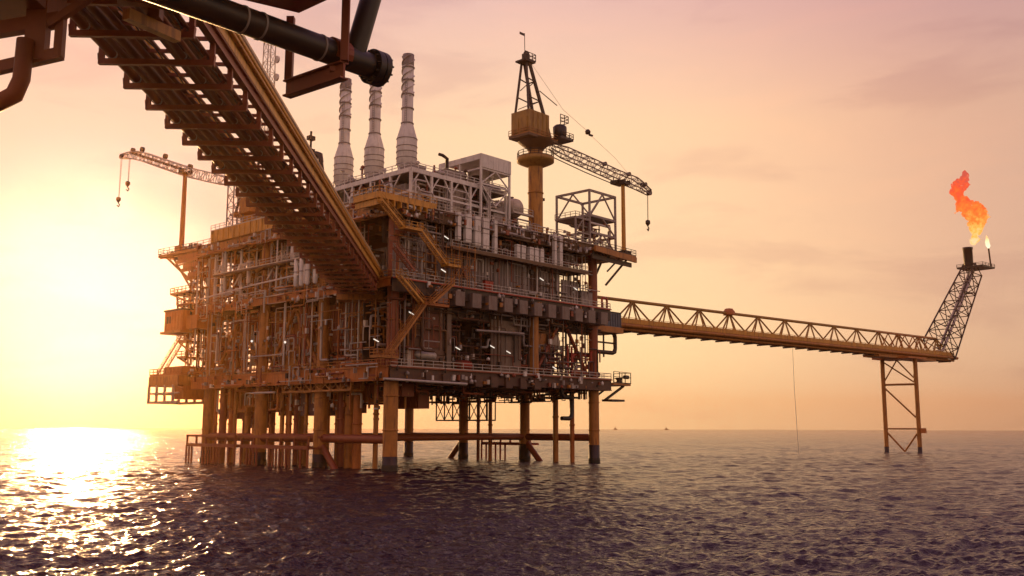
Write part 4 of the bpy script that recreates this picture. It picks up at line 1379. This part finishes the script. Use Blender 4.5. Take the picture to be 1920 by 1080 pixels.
# right end gallery of the lower deck with a capstan
ge = on_plat('mooring_gallery', 'small dark gallery with a winch jutting from the right end of the lower deck', 'gallery', 54.3, -1.5, D1 - 0.6)
m = MB().prism([(0, -0.8), (7.2, 0.2), (7.2, 4.5), (0, 8)], -0.4, 0)
m.build('floor', 'ochre', ge)
MB().rail(((0.2, -0.8, 0), (7.2, 0.2, 0), (7.2, 4.5, 0)), 2.2, 2.2, 0.06).build('handrail', 'dark', ge)
MB().lathe([(0.5, 0), (0.8, 0.2), (0.5, 0.6), (0.8, 1.2)], (5.0, 1.5, 0.01), 12).build('winch', 'black', ge)
MB().lathe([(0.4, -0.6), (0.4, 0.6)], (7.0, 1.2, 1.4), 10, 'x').build('floodlight', 'black', ge)
MB().bar((6.5, 1.5, -0.4), (0.2, 1.5, -3.4), 0.4).bar((5, 4, -0.4), (0.2, 4, -2.8), 0.3).build('strut', 'dark', ge)
MB().box(0.2, 4.5, -0.2, 2.2, -3.6, -3.2).build('lower_walkway', 'dark', ge)

# equipment skids and cabinets seen in the bays
def skid(name, label, cat, u, v, z, w, d, h, mat, kind):
    o = on_plat(name, label, cat, u, v, z)
    if kind == 'cabinet':
        b = MB().box(0, w, 0, d, 0.15, h)
        n = max(1, int(w / 1.0))
        b.build('body', mat, o)
        dm = MB()
        for i in range(n):
            x = i * w / n
            dm.box(x + 0.06, x + w / n - 0.06, -0.05, 0, 0.3, h - 0.2)
        dm.build('door', mat, o)
        MB().box(-0.08, w + 0.08, -0.1, d + 0.08, h, h + 0.1).build('roof', 'dark', o)
        MB().box(0, w, 0.02, d, 0, 0.15).build('plinth', 'dark', o)
    else:
        MB().box(0, w, 0, d, 0, 0.3).build('skid_frame', 'dark', o)
        MB().lathe([(0.05, 0.1), (h * 0.3, 0.3), (h * 0.38, 0.8), (h * 0.38, w - 0.8), (h * 0.3, w - 0.3), (0.05, w - 0.1)], (0, d / 2, h * 0.5 + 0.1), 16, 'x').build('shell', mat, o)
        MB().path([(w * 0.4, d / 2, h * 0.85), (w * 0.4, d / 2, h * 1.2), (w * 0.8, d / 2, h * 1.2), (w * 0.8, d / 2, h * 0.8)], 0.12, 8).build('pipe', 'galv', o)


skid('control_cabinet', 'grey control cabinet on the second deck at the foot of the right boom rest', 'cabinet', 46.3, -0.8, D2, 3.6, 1.6, 3.0, 'grey', 'cabinet')
skid('pump_skid', 'red-brown pump skid on the lower deck under the pale rounded tank', 'pump', 44.2, -0.6, D1, 4.2, 1.6, 1.8, 'redbrown', 'pump')
skid('pump_skid', 'dark pump skid on the lower deck beside the right-end gallery', 'pump', 49.2, -0.8, D1, 3.6, 1.5, 1.7, 'purple', 'pump')
skid('control_cabinet', 'pale control cabinet on the lower deck in front of the brown bulkhead', 'cabinet', 3.0, -0.2, D1, 1.2, 1.0, 2.8, 'cream', 'cabinet')
skid('heat_exchanger', 'pale heat exchanger lying on the lower deck before the brown bulkhead', 'heat exchanger', 4.8, -0.4, D1 + 1.2, 4.8, 1.4, 1.8, 'galv', 'pump')
skid('pump_skid', 'red pump set in the dark middle bay of the lower deck', 'pump', 15.4, 1.0, D1, 4.0, 1.8, 2.2, 'red', 'pump')
skid('storage_bin', 'maroon bin on the second deck edge below the short white ducts', 'bin', 19.2, -1.5, D2, 2.0, 1.0, 1.9, 'red', 'cabinet')

# lit lamp tubes under the decks
LP = [(3.0, -1.0, 24.7, 'below the second-deck stairs'), (-4.0, -1.0, 19.9, 'left of the slanting stair to the lower deck'), (13.9, -0.4, 19.8, 'beside the bulkhead edge in the lower bay'),
      (22.2, -0.4, 20.6, 'over the red pump set'), (26.3, -0.4, 19.9, 'in front of the pale bulkhead of the lower bay'), (7.4, -3.6, 31.8, 'on the scaffold by the ribbed wall'), (10.2, -1.2, 38.0, 'beside the upper yellow stairs'),
      (34.1, -1.4, 33.7, 'on the ribbed wall below the slim pair of ducts'), (43.9, -1.4, 33.0, 'above the grey control cabinet'), (37.4, -1.6, 17.6, 'low beside the orange column in the lower bay')]
for (u, v, z, w) in LP:
    o = on_plat('lamp_tube', 'small lit lamp tube ' + w, 'lamp', u, v, z, 'lit lamp tubes on the platform')
    MB().bar((-0.5, 0, 0.08), (0.5, 0, -0.28), 0.13, 0.11).build('tube', 'lamp', o)
    MB().bar((-0.55, 0.03, 0.24), (0.55, 0.03, -0.13), 0.22, 0.1).build('housing', 'grey', o)
for (v, z, w) in ((53.5, 30.1, 'beside the left corner column'), (36.5, 22.0, 'in the middle of the left lower bay'), (26.0, 21.2, 'right of centre in the left lower bay')):
    o = on_plat('lamp_tube', 'small lit lamp ' + w, 'lamp', -2.2, v, z, 'lit lamp tubes on the platform')
    MB().lathe([(0.06, -0.2), (0.19, -0.13), (0.19, 0.13), (0.06, 0.2)], (0, 0, 0), 10).build('tube', 'lamp', o)
    MB().box(0.1, 0.5, -0.2, 0.2, 0.3, 0.5).build('housing', 'grey', o)

# ------------------------------------------------------------------ flare bridge, its support and the flare boom
FA = Vector((17.2, 199.1, 0))
FD = Vector((0.77, 0.638, 0)).normalized()
FR = math.atan2(FD.y, FD.x)


def FW(s, z=0, off=0):
    p = FA + FD * s + Vector((-FD.y, FD.x, 0)) * off
    return (p.x, p.y, z)


fb = thing('flare_bridge', 'long ochre triangular truss bridge running from the platform to the flare', 'bridge', FW(0, 27.3), FR)
BL, BH, BW = 152.0, 6.5, 3.4
MB().tube((0, 0, BH), (BL - 6, 0, BH), 0.36, 12).build('top_chord', 'mustard', fb)
for y in (-BW / 2, BW / 2):
    MB().tube((0, y, 0.9), (BL + 3, y, 0.9), 0.45, 12).build('bottom_chord', 'ochre', fb)
nodes = [11.5 + i * 11.2 for i in range(13)]
for i, s in enumerate(nodes):
    for y in (-BW / 2, BW / 2):
        for ds in (-5.6, 5.6):
            MB().tube((s, 0, BH), (s + ds, y, 0.9), 0.2, 8).build('diagonal', 'mustard', fb)
        MB().tube((s, 0, BH), (s, y, 0.9), 0.17, 8).build('hanger', 'mustard', fb)
m = MB().box(0, BL + 2, -BW / 2 - 0.25, BW / 2 + 0.25, 1.35, 1.5)
for i in range(60):
    m.box(i * 2.55, i * 2.55 + 0.2, -BW / 2 - 0.3, BW / 2 + 0.3, 1.15, 1.35)
m.build('walkway', 'yellow', fb)
for y in (-BW / 2 - 0.25, BW / 2 + 0.25):
    MB().rail(((2, y, 1.5), (BL, y, 1.5)), 1.1, 2.8, 0.05, (1.0, 0.7, 0.4)).bar((1, y, 1.95), (BL, y, 1.95), 0.06, 0.9).build('handrail', 'yellow', fb)
for k, (y, z, r) in enumerate(((-1.0, 0.15, 0.34), (0.1, 0.1, 0.42), (1.1, 0.2, 0.25))):
    MB().tube((1, y, z), (BL + 2, y, z), r, 10).build('flare_pipe', ('ochre', 'redbrown', 'galv')[k], fb)
for i in range(28):
    MB().bar((4 + i * 5.4, -BW / 2, -0.35), (4 + i * 5.4, BW / 2, -0.35), 0.3, 0.35).build('pipe_support', 'dark', fb)
m = MB()
m.lathe([(1.5, -0.6), (1.5, 0.1), (0.9, 0.9), (0.3, 1.0)], (45, 0, BH + 0.2), 10)
m.build('junction_hood', 'orange', fb)
m = MB()
for i in range(6):
    s = 110 + i * 4.6
    m.tube((s, -BW / 2, 0.9), (s + 4.6, -BW / 2, BH - 0.4), 0.16, 6).tube((s + 4.6, -BW / 2, 0.9), (s, -BW / 2, BH - 0.4), 0.16, 6)
m.tube((108, -BW / 2, BH - 0.4), (140, -BW / 2, BH - 0.4), 0.2, 8)
m.build('end_bracing', 'ochre', fb)
MB().box(108, 140, -BW / 2 - 0.8, BW / 2 + 0.8, -0.8, -0.3).build('bearing_deck', 'ochre', fb)

ts = thing('support_tower', 'two-legged ochre support tower standing in the sea under the end of the flare bridge', 'tower', FW(124.0, 0), FR)
LEGS = ((-2.5, 4.4), (-0.3, -4.4))
for (x, y) in LEGS:
    lo = MB().tube((x, y, -6), (x, y, 26.6), 0.62, 14).build('leg', 'ochre', ts)
    MB().lathe([(0.625, -5), (0.65, -5), (0.65, 1.5), (0.625, 1.5)], (x, y, 0), 14).build('splash_band', 'splash', lo)
(xa, ya), (xb, yb) = LEGS


def LP_(t, z):
    return (xa + (xb - xa) * t, ya + (yb - ya) * t, z)


for (a, b, r) in ((LP_(0, 19.2), LP_(1, 19.2), 0.3), (LP_(0, 26), LP_(1, 19.4), 0.2), (LP_(0.0, 19.6), LP_(0.45, 26.2), 0.2), (LP_(0.45, 26.2), LP_(1, 20.4), 0.2), (LP_(0, 18.6), LP_(1, 9.2), 0.24),
                  (LP_(0, 6.6), LP_(1, 6.6), 0.22), (LP_(0, 6.0), LP_(0.55, 0.2), 0.26), (LP_(1, 6.0), LP_(0.55, 0.2), 0.26)):
    MB().tube(a, b, r, 8).build('brace', 'ochre', ts)
m = MB().box(-6, 4, -5.6, 5.6, 26.4, 26.9)
m.build('cap_beam', 'orange', ts)
MB().box(-1.0, -0.2, -6.6, -5.2, 5.4, 6.8).build('navigation_lamp', 'orange', ts)

fl = thing('flare_boom', 'dark lattice flare boom leaning up from the end of the bridge', 'flare boom', FW(148.0, 28.9), FR)
m = MB()
lattice(m, [(-0.8, 0, 1.6), (25.0, 0, 29.0)], 6.4, 8.6, 0.26, 4.6, (0, 1, 0), lambda t: 1.0 - 0.38 * t)
m.build('lattice', 'dark', fl)
for k, (y, o) in enumerate(((-0.8, 0.4), (0.9, -0.6), (0.2, 1.4))):
    MB().path([(-4, y, 0.6 + o), (0, y, 1.0 + o), (24.4, y, 28.6 + o)], (0.36, 0.28, 0.22)[k], 8).build('gas_pipe', 'galv' if k != 1 else 'dark', fl)
m = MB()
for i in range(8):
    t = 0.08 + i * 0.115
    x, z = -1.5 + 26.5 * t, 1.0 + 28 * t
    m.box(x - 0.6, x + 0.6, -1.6, 1.6, z - 0.1, z + 0.1)
m.build('step_platform', 'dark', fl)
m = MB().box(21.4, 30.0, -5.0, 3.4, 29.4, 29.8)
m.rail(((21.4, -5, 29.8), (30, -5, 29.8)), 1.0, 2.0, 0.06).rail(((21.4, -5, 29.8), (21.4, 3.4, 29.8)), 1.0, 2.0, 0.06)
m.build('tip_platform', 'black', fl)
m = MB().lathe([(1.2, 29.8), (1.45, 31), (1.45, 35.6), (1.6, 35.8), (1.6, 36.4), (1.3, 36.4), (1.3, 33)], (23.4, 0.4, 0), 16, caps=False)
m.build('burner_tip', 'black', fl)
MB().tube((28.6, -4.4, 29.8), (28.2, -4.2, 36.0), 0.28, 8).build('pilot_pipe', 'dark', fl)
MB().lathe([(1.3, 0), (1.3, 0.3)], (14.5, -3.2, 20), 10).build('winch_drum', 'dark', fl)


def flame_material(name, low, high, z0, z1, strength, gaps):
    m = bpy.data.materials.new(name)
    m.use_nodes = True
    nt = m.node_tree
    nt.nodes.clear()
    out = nt.nodes.new('ShaderNodeOutputMaterial')
    em = nt.nodes.new('ShaderNodeEmission')
    tr = nt.nodes.new('ShaderNodeBsdfTransparent')
    mx = nt.nodes.new('ShaderNodeMixShader')
    tc = nt.nodes.new('ShaderNodeTexCoord')
    sp = nt.nodes.new('ShaderNodeSeparateXYZ')
    nt.links.new(tc.outputs['Object'], sp.inputs[0])
    mr = nt.nodes.new('ShaderNodeMapRange')
    mr.inputs[1].default_value = z0
    mr.inputs[2].default_value = z1
    nt.links.new(sp.outputs[2], mr.inputs[0])
    nz = nt.nodes.new('ShaderNodeTexNoise')
    nz.inputs['Scale'].default_value = 0.62
    nz.inputs['Detail'].default_value = 5
    nt.links.new(tc.outputs['Object'], nz.inputs['Vector'])
    t = math_node(nt, 'ADD', mr.outputs[0], math_node(nt, 'MULTIPLY', math_node(nt, 'SUBTRACT', nz.outputs['Fac'], 0.5), 0.9))
    rp_ = ramp(nt, low)
    nt.links.new(t, rp_.inputs[0])
    nt.links.new(rp_.outputs[0], em.inputs['Color'])
    em.inputs['Strength'].default_value = strength
    lw = nt.nodes.new('ShaderNodeLayerWeight')
    lw.inputs['Blend'].default_value = 0.42
    a = math_node(nt, 'SUBTRACT', 1.0, lw.outputs['Facing'])
    a = math_node(nt, 'MULTIPLY', math_node(nt, 'ADD', a, math_node(nt, 'MULTIPLY', math_node(nt, 'SUBTRACT', nz.outputs['Fac'], 0.5), gaps)), 1.35, True)
    nt.links.new(a, mx.inputs[0])
    nt.links.new(tr.outputs[0], mx.inputs[1])
    nt.links.new(em.outputs[0], mx.inputs[2])
    nt.links.new(mx.outputs[0], out.inputs['Surface'])
    return m


def plume(name, pts, mat, parent=None, seed=1, ragged=0.0):
    """puffy column of flame around a list of (x, y, z, radius)"""
    from mathutils import noise
    n, vs, fs, ks = 22, [], [], []
    for a, b in zip(pts[:-1], pts[1:]):
        for t in np.linspace(0, 1, 9)[:-1]:
            t2 = t * t * (3 - 2 * t)
            ks.append(np.array(a) * (1 - t2) + np.array(b) * t2)
    ks.append(np.array(pts[-1]))
    for k in ks:
        for j in range(n):
            th = 2 * math.pi * j / n
            d = Vector((math.cos(th), math.sin(th), 0))
            p = Vector(k[:3]) + d * k[3]
            w = 1 + ragged * (noise.noise(p * 0.55 + Vector((seed * 7.1, 0, 0))) * 1.1 + noise.noise(p * 1.4 + Vector((0, seed * 3.3, 0))) * 0.7)
            q = Vector(k[:3]) + d * k[3] * max(0.15, w)
            q.z += ragged * k[3] * noise.noise(p * 0.9 + Vector((0, 0, seed * 5.7)))
            vs.append(tuple(q))
    for i in range(len(ks) - 1):
        for j in range(n):
            fs.append((i * n + j, i * n + (j + 1) % n, (i + 1) * n + (j + 1) % n, (i + 1) * n + j))
    m = MB()
    m._add(vs, fs, True)
    m._add(vs[:n], [tuple(range(n - 1, -1, -1))], True)
    m._add(vs[-n:], [tuple(range(n))], True)
    return m.build(name, mat, parent)


fx = thing('gas_flame', 'orange flame curling upward from the flare tip', 'flame', FW(171.4, 65.2), FR)
fmat = flame_material('flame_fire', [(0.0, (1.0, 0.68, 0.36)), (0.22, (1.0, 0.50, 0.10)), (0.45, (1.0, 0.22, 0.035)), (0.75, (0.92, 0.10, 0.03)), (1.0, (0.60, 0.09, 0.06))], None, 0, 25, 1.12, 3.4)
plume('flame_body', [(2.2, -0.6, 1.4, 0.8), (3.2, -1, 4.5, 1.5), (4.0, -1.2, 8.5, 1.9), (4.2, -1.4, 11.0, 2.4), (2.6, -0.8, 13.2, 3.2), (0.6, 0, 14.8, 2.8), (-1.4, 0.8, 16.0, 1.9), (-2.4, 1.0, 17.6, 1.4), (-2.0, 0.9, 19.6, 1.3), (-1.0, 0.6, 22.0, 1.9), (0.2, 0.2, 24.2, 1.2), (0.8, 0, 26.2, 0.3)], fmat, fx, 3, 0.75)
for k, pts in enumerate(([(5.4, -1.8, 7.5, 0.5), (6.2, -2.2, 10.5, 1.5), (6.0, -2.2, 13.2, 1.2), (5.0, -1.6, 16.0, 0.3)], [(-3.0, 1.0, 15.5, 0.4), (-4.2, 1.6, 18.0, 1.3), (-3.6, 1.4, 20.6, 1.5), (-2.4, 1.0, 23.0, 0.4)],
                         [(0.6, -0.4, 11.5, 0.4), (-1.0, 0.2, 13.0, 1.5), (-2.2, 0.8, 15.4, 1.2), (-2.6, 1.0, 17.2, 0.3)], [(0.6, 0.4, 19.4, 0.3), (1.6, 0.2, 21.4, 0.9), (1.2, 0.2, 23.6, 0.3)], [(2.4, -1.4, 5.5, 0.4), (2.0, -1.2, 8.0, 1.0), (2.8, -1.2, 10.4, 0.3)])):
    plume('flame_lick', pts, fmat, fx, 8 + k, 0.8)
pf = thing('pilot_flame', 'small pale yellow pilot flame on the thin pipe beside the flare tip', 'flame', FW(176.2, 64.9, -4.2), FR)
plume('flame_body', [(0, 0, 0.1, 0.3), (-0.1, 0, 0.9, 0.75), (-0.3, 0, 2.0, 0.8), (-0.6, 0, 3.2, 0.5), (-0.9, 0, 4.2, 0.15)], flame_material('pilot_fire', [(0.0, (1.0, 0.9, 0.6)), (0.6, (1.0, 0.8, 0.42)), (1.0, (1.0, 0.5, 0.15))], None, 0, 4.4, 1.25, 1.0), pf, 5, 0.4)
# loose rope under the bridge
rp1 = thing('hanging_rope', 'thin pale rope hanging from the flare bridge to the sea', 'rope', FW(70.5, 27.0), FR)
MB().path([(0, 0, 0), (0.05, 0, -10), (0.5, 0, -20), (0.9, 0, -27.2)], 0.07, 5).build('rope', 'galv', rp1)
# ships on the horizon
for (x, y, L, lab) in ((560, 3500, 15, 'tiny dark ship on the horizon, farther right of two'), (375, 3500, 13, 'tiny pale ship on the horizon just right of the platform legs')):
    s = thing('distant_ship', lab, 'ship', (x, y, 0), 0.3, 'ships on the horizon')
    MB().prism([(-L / 2, -3), (L / 2 - 4, -3), (L / 2, 0), (L / 2 - 4, 3), (-L / 2, 3)], -1, 2.5).build('hull', 'dark', s)
    MB().box(-L / 2 + 2, -L / 2 + 8, -2.0, 2.0, 2.5, 7).build('bridge_house', 'grey', s)
    MB().tube((-L / 2 + 5, 0, 7), (-L / 2 + 5, 0, 13), 0.35, 6).build('mast', 'dark', s)

# ------------------------------------------------------------------ gangway bridge overhead
GR = math.atan(0.0371)
gw = thing('gangway_bridge', 'long red-brown gangway bridge with yellow side truss running overhead to the platform', 'bridge', (-20.55, 44.2, 27.7), GR)
GL = 111.0
HW = 3.36
DZ = 1.35            # underside of the gangway deck above the frame bottoms
ys = [1.6 + i * 4.07 for i in range(27)]
for y in ys:
    m = MB().bar((-HW, y, 0.14), (HW, y, 0.14), 0.3, 0.34)
    for x in (-HW + 0.15, HW - 0.15):
        m.bar((x, y, 0.31), (x, y, DZ + 0.3), 0.3, 0.26, up=(0, 1, 0))
    for x in (-1, 1):
        m.bar((x * (HW - 0.28), y, 0.75), (x * (HW - 0.75), y, 0.28), 0.1, 0.16)
        m.bar((x * (HW - 0.02), y, 0.2), (x * (HW + 0.02), y, 0.62), 0.34, 0.05)
    m.build('cross_frame', 'redbrown', gw)
    if y < 60:
        for (x, r) in ((-2.6, 0.3), (1.5, 0.24)):
            MB().tube((x, y - 0.06, 0.6), (x, y + 0.06, 0.6), r, 12).build('pipe_clamp', 'galv', gw)
for x in (-HW + 0.1, HW - 0.1):
    MB().ibeam((x, -2, DZ + 0.45), (x, GL, DZ + 0.45), 0.45, 0.9).build('stringer', 'redbrown', gw)
for x in (-1.9, 0.45, 1.65):
    MB().ibeam((x, -2, DZ + 0.3), (x, GL, DZ + 0.3), 0.3, 0.55).build('stringer', 'maroon', gw)
for (x0, x1) in ((-3.0, -1.3), (-0.3, 2.0), (2.75, 3.1)):
    MB().box(x0, x1, -2, GL, DZ + 0.62, DZ + 0.72).build('deck_plate', 'maroon', gw)
MB().box(-0.88, -0.70, -2, GL, DZ + 0.55, DZ + 0.68).build('deck_plate', 'redbrown', gw)
m = MB()
for i in range(55):
    y = i * 2.035
    m.box(-3.1, 3.1, y - 0.09, y + 0.09, DZ + 0.38, DZ + 0.6)
m.build('floor_beam', 'redbrown', gw)
for k, (x, z, r) in enumerate(((-2.6, 0.62, 0.26), (-1.9, 0.55, 0.18), (-1.3, 0.6, 0.24), (-0.6, 0.52, 0.2), (1.5, 0.55, 0.2), (2.0, 0.6, 0.16), (3.0, 0.55, 0.1))):
    MB().tube((x, -2, z), (x, GL, z), r, 10).build('pipe', ('redbrown', 'maroon', 'maroon', 'redbrown', 'maroon', 'redbrown', 'maroon')[k], gw)
TZ = 4.45
for x in (HW - 0.1, -HW + 0.1):
    t = MB()
    t.bar((x, -2, TZ), (x, GL, TZ), 0.3)
    t.bar((x, -2, DZ + 1.3), (x, GL, DZ + 1.3), 0.2)
    n = 27
    for i in range(n):
        y0, y1 = ys[0] + i * 4.07, ys[0] + (i + 1) * 4.07
        t.bar((x, y0, DZ + 0.9), (x, y0, TZ), 0.22)
        if i % 2:
            t.bar((x, y0, DZ + 0.9), (x, y1, TZ), 0.18)
        else:
            t.bar((x, y1, DZ + 0.9), (x, y0, TZ), 0.18)
    t.build('side_truss', 'gold', gw)
    MB().box(x - 0.04 + (0.2 if x > 0 else -0.2), x + 0.04 + (0.2 if x > 0 else -0.2), -2, GL, DZ + 0.95, DZ + 1.75).build('kick_plate', 'gold', gw)
for k, (z, r) in enumerate(((2.55 + 0.5, 0.14), (3.45, 0.16), (3.85, 0.12))):
    MB().tube((HW + 0.3, -2, z), (HW + 0.3, GL, z), r, 8).build('side_pipe', ('yellow', 'gold', 'cream')[k], gw)
for (x, z, sg_) in ((2.35, 1.0, 0.16), (-0.15, 1.05, 0.2)):
    pts = []
    for y0, y1 in zip(ys[:-1], ys[1:]):
        pts += [(x, y0, z), (x + 0.03, (y0 + y1) / 2, z - sg_)]
    MB().path(pts + [(x, ys[-1], z)], 0.05, 6).build('cable', 'black', gw)
MB().box(-HW - 0.4, HW + 0.4, GL - 1.2, GL + 2.5, -0.6, 1.2).build('bearing_beam', 'ochre', gw)

# ------------------------------------------------------------------ the near platform overhead
npf = thing('overhead_platform', 'dark red underside of the near platform above the gangway start', 'platform', (0, 0, 0))
# rotated corner of the red deck plate
d1 = Vector((-0.85, -0.53, 0)).normalized()
d2 = Vector((0.75, -0.66, 0)).normalized()
c = Vector((-10.4, 44.3, 0))


def Q(a, b):
    p = c + d1 * a + d2 * b
    return (p.x, p.y)


m = MB().prism([Q(0, 0), Q(0, 9), Q(16, 9), Q(16, 0)], 26.6, 26.9)
m.build('deck_plate', 'red', npf)
m = MB()
for a in (0.15, 4, 8, 12):
    m.bar((*Q(a, 0.2), 27.4), (*Q(a, 9), 27.4), 0.3, 1.0)
m.bar((*Q(0, 0.15), 27.5), (*Q(16, 0.15), 27.5), 0.3, 1.2)
m.build('deck_beam', 'redbrown', npf)
# heavy dark deck over the gangway start
m = MB().box(-30, -13.6, 26, 47.0, 29.3, 29.8)
m.build('deck_plate', 'maroon', npf)
m = MB()
for y in (36, 40, 43.4, 46.6):
    m.bar((-30, y, 28.9), (-13.8, y, 28.9), 0.35, 0.9)
for x in (-27, -23.6, -17.6, -14.2):
    m.bar((x, 26, 28.8), (x, 46.4, 28.8), 0.35, 0.8)
m.build('deck_beam', 'redbrown', npf)
MB().bar((-19.15, 45.1, 26.9), (-17.6, 48.0, 26.9), 0.5, 0.55).build('bearing_beam', 'yellow', npf, 'sunlit yellow beam end at the gangway start')
m = MB().bar((-18.2, 46.4, 27.2), (-18.2, 46.4, 28.6), 0.6).bar((-19.4, 44.6, 27.6), (-15.6, 46.6, 27.9), 0.5, 0.6)
m.build('bearing_frame', 'redbrown', npf)
# frame at the top left
m = MB()
m.bar((-27, 41.8, 21.9), (-19.8, 40.2, 22.85), 0.4, 0.5)
m.bar((-19.9, 40.2, 22.7), (-19.9, 40.2, 24.6), 0.36)
m.bar((-21.0, 40.4, 22.6), (-21.0, 40.4, 25.5), 0.5, 0.9)
m.bar((-27, 41.0, 23.6), (-20.0, 40.4, 24.5), 0.5, 0.6)
m.build('bracket_frame', 'redbrown', npf)
m = MB().bar((-20.3, 40.0, 24.1), (-17.6, 40.2, 26.3), 0.35, 0.3)
m.build('diagonal_beam', 'redbrown', npf)
m = MB().box(-30, -20.6, 38, 42, 24.9, 29.2)
for i in range(6):
    m.box(-29 + i * 1.5, -28.8 + i * 1.5, 37.9, 38, 25, 29)
m.build('box_girder', 'redbrown', npf)
m = MB().bar((-24, 40, 25.6), (-18.2, 41.0, 27.6), 0.8, 1.6)
m.build('box_girder', 'redbrown', npf)
MB().path([(-21.3, 40, 23.4), (-21.35, 40, 21.6), (-21.6, 40, 20.9), (-22.3, 40, 20.5), (-24, 40, 20.3)], 0.36, 12).build('drain_pipe', 'redbrown', npf)

# black process pipe with hanger
bpipe = thing('black_pipe', 'thick black process pipe ending in a flange above the gangway', 'pipe', (-6.97, 44.46, 24.0))
pd = Vector((-7.16, -8.04, 0)).normalized()
MB().tube((0, 0, 0), pd * 24, 0.6, 24).build('pipe', 'black', bpipe)
m = MB()
m.tube(-pd * 0.1, -pd * 0.45, 0.86, 24).tube(-pd * 0.5, -pd * 0.8, 0.86, 24)
m.tube(-pd * 0.45, -pd * 0.5, 0.7, 20)
pn = Vector((-pd.y, pd.x, 0))
for i in range(12):
    a = 2 * math.pi * i / 12
    o = (pn * math.cos(a) + Vector((0, 0, 1)) * math.sin(a)) * 0.74
    m.tube(o - pd * 0.95, o + pd * 0.05, 0.05, 6)
m.build('flange', 'black', bpipe)
for s in (2.9, 6.1, 7.0):
    MB().tube(pd * s, pd * (s + 0.09), 0.635, 24).build('clamp_band', 'grey', bpipe)
MB().tube(pd * 0.9 + Vector((0, 0, 0.2)), Vector((0.75, -0.75, 5.5)), 0.5, 20).build('branch', 'black', bpipe)
hg = thing('pipe_hanger', 'red-brown channel hanger carrying the end of the black pipe', 'hanger', (0, 0, 0))
L_, R_ = Vector((-11.0, 44.9, 22.95)), Vector((-7.75, 42.3, 22.95))
m = MB().bar(L_, R_, 0.12, 0.8)
m.bar(L_ + Vector((0, 0, 0.36)), R_ + Vector((0, 0, 0.36)), 0.5, 0.08).bar(L_ - Vector((0, 0, 0.38)), R_ - Vector((0, 0, 0.38)), 0.5, 0.08)
m.build('cross_beam', 'redbrown', hg)
MB().bar(L_ + Vector((0.1, -0.1, 0.42)), (L_.x + 0.1, L_.y - 0.1, 26.6), 0.36).build('post', 'redbrown', hg)
MB().bar(R_ + Vector((0, 0, 0.42)), (R_.x, R_.y, 31), 0.34).build('post', 'redbrown', hg)
sd = MB()
pc = Vector((-6.97, 44.46, 24.0)) + pd * 1.9
for i in range(9):
    a0, a1 = -0.6 + i * 0.38, -0.6 + (i + 1) * 0.38
    p0 = pc + (pn * math.cos(a0) + Vector((0, 0, 1)) * math.sin(a0)) * 0.66
    p1 = pc + (pn * math.cos(a1) + Vector((0, 0, 1)) * math.sin(a1)) * 0.66
    sd.bar(p0, p1, 0.9, 0.09, up=(p0 - pc))
sd.bar(pc - Vector((0, 0, 0.62)), pc - Vector((0, 0, 0.98)), 0.9, 0.5)
sd.build('saddle', 'redbrown', hg)

# ------------------------------------------------------------------ evening air between the eye and the platform
hz = MB().box(-4600, 4600, -4600, 4600, -8, 140)
hm = bpy.data.materials.new('evening_haze')
hm.use_nodes = True
hn = hm.node_tree
hn.nodes.clear()
ho = hn.nodes.new('ShaderNodeOutputMaterial')
hv = hn.nodes.new('ShaderNodeVolumePrincipled')
hv.inputs['Color'].default_value = (1.0, 0.50, 0.21, 1)
hv.inputs['Density'].default_value = 0.00015
hv.inputs['Density Attribute'].default_value = ''
hv.inputs['Anisotropy'].default_value = 0.87
hn.links.new(hv.outputs[0], ho.inputs['Volume'])
hzo = hz.build('haze', hm)
hzo['kind'] = 'stuff'
hzo['label'] = 'warm evening haze glowing towards the low sun'
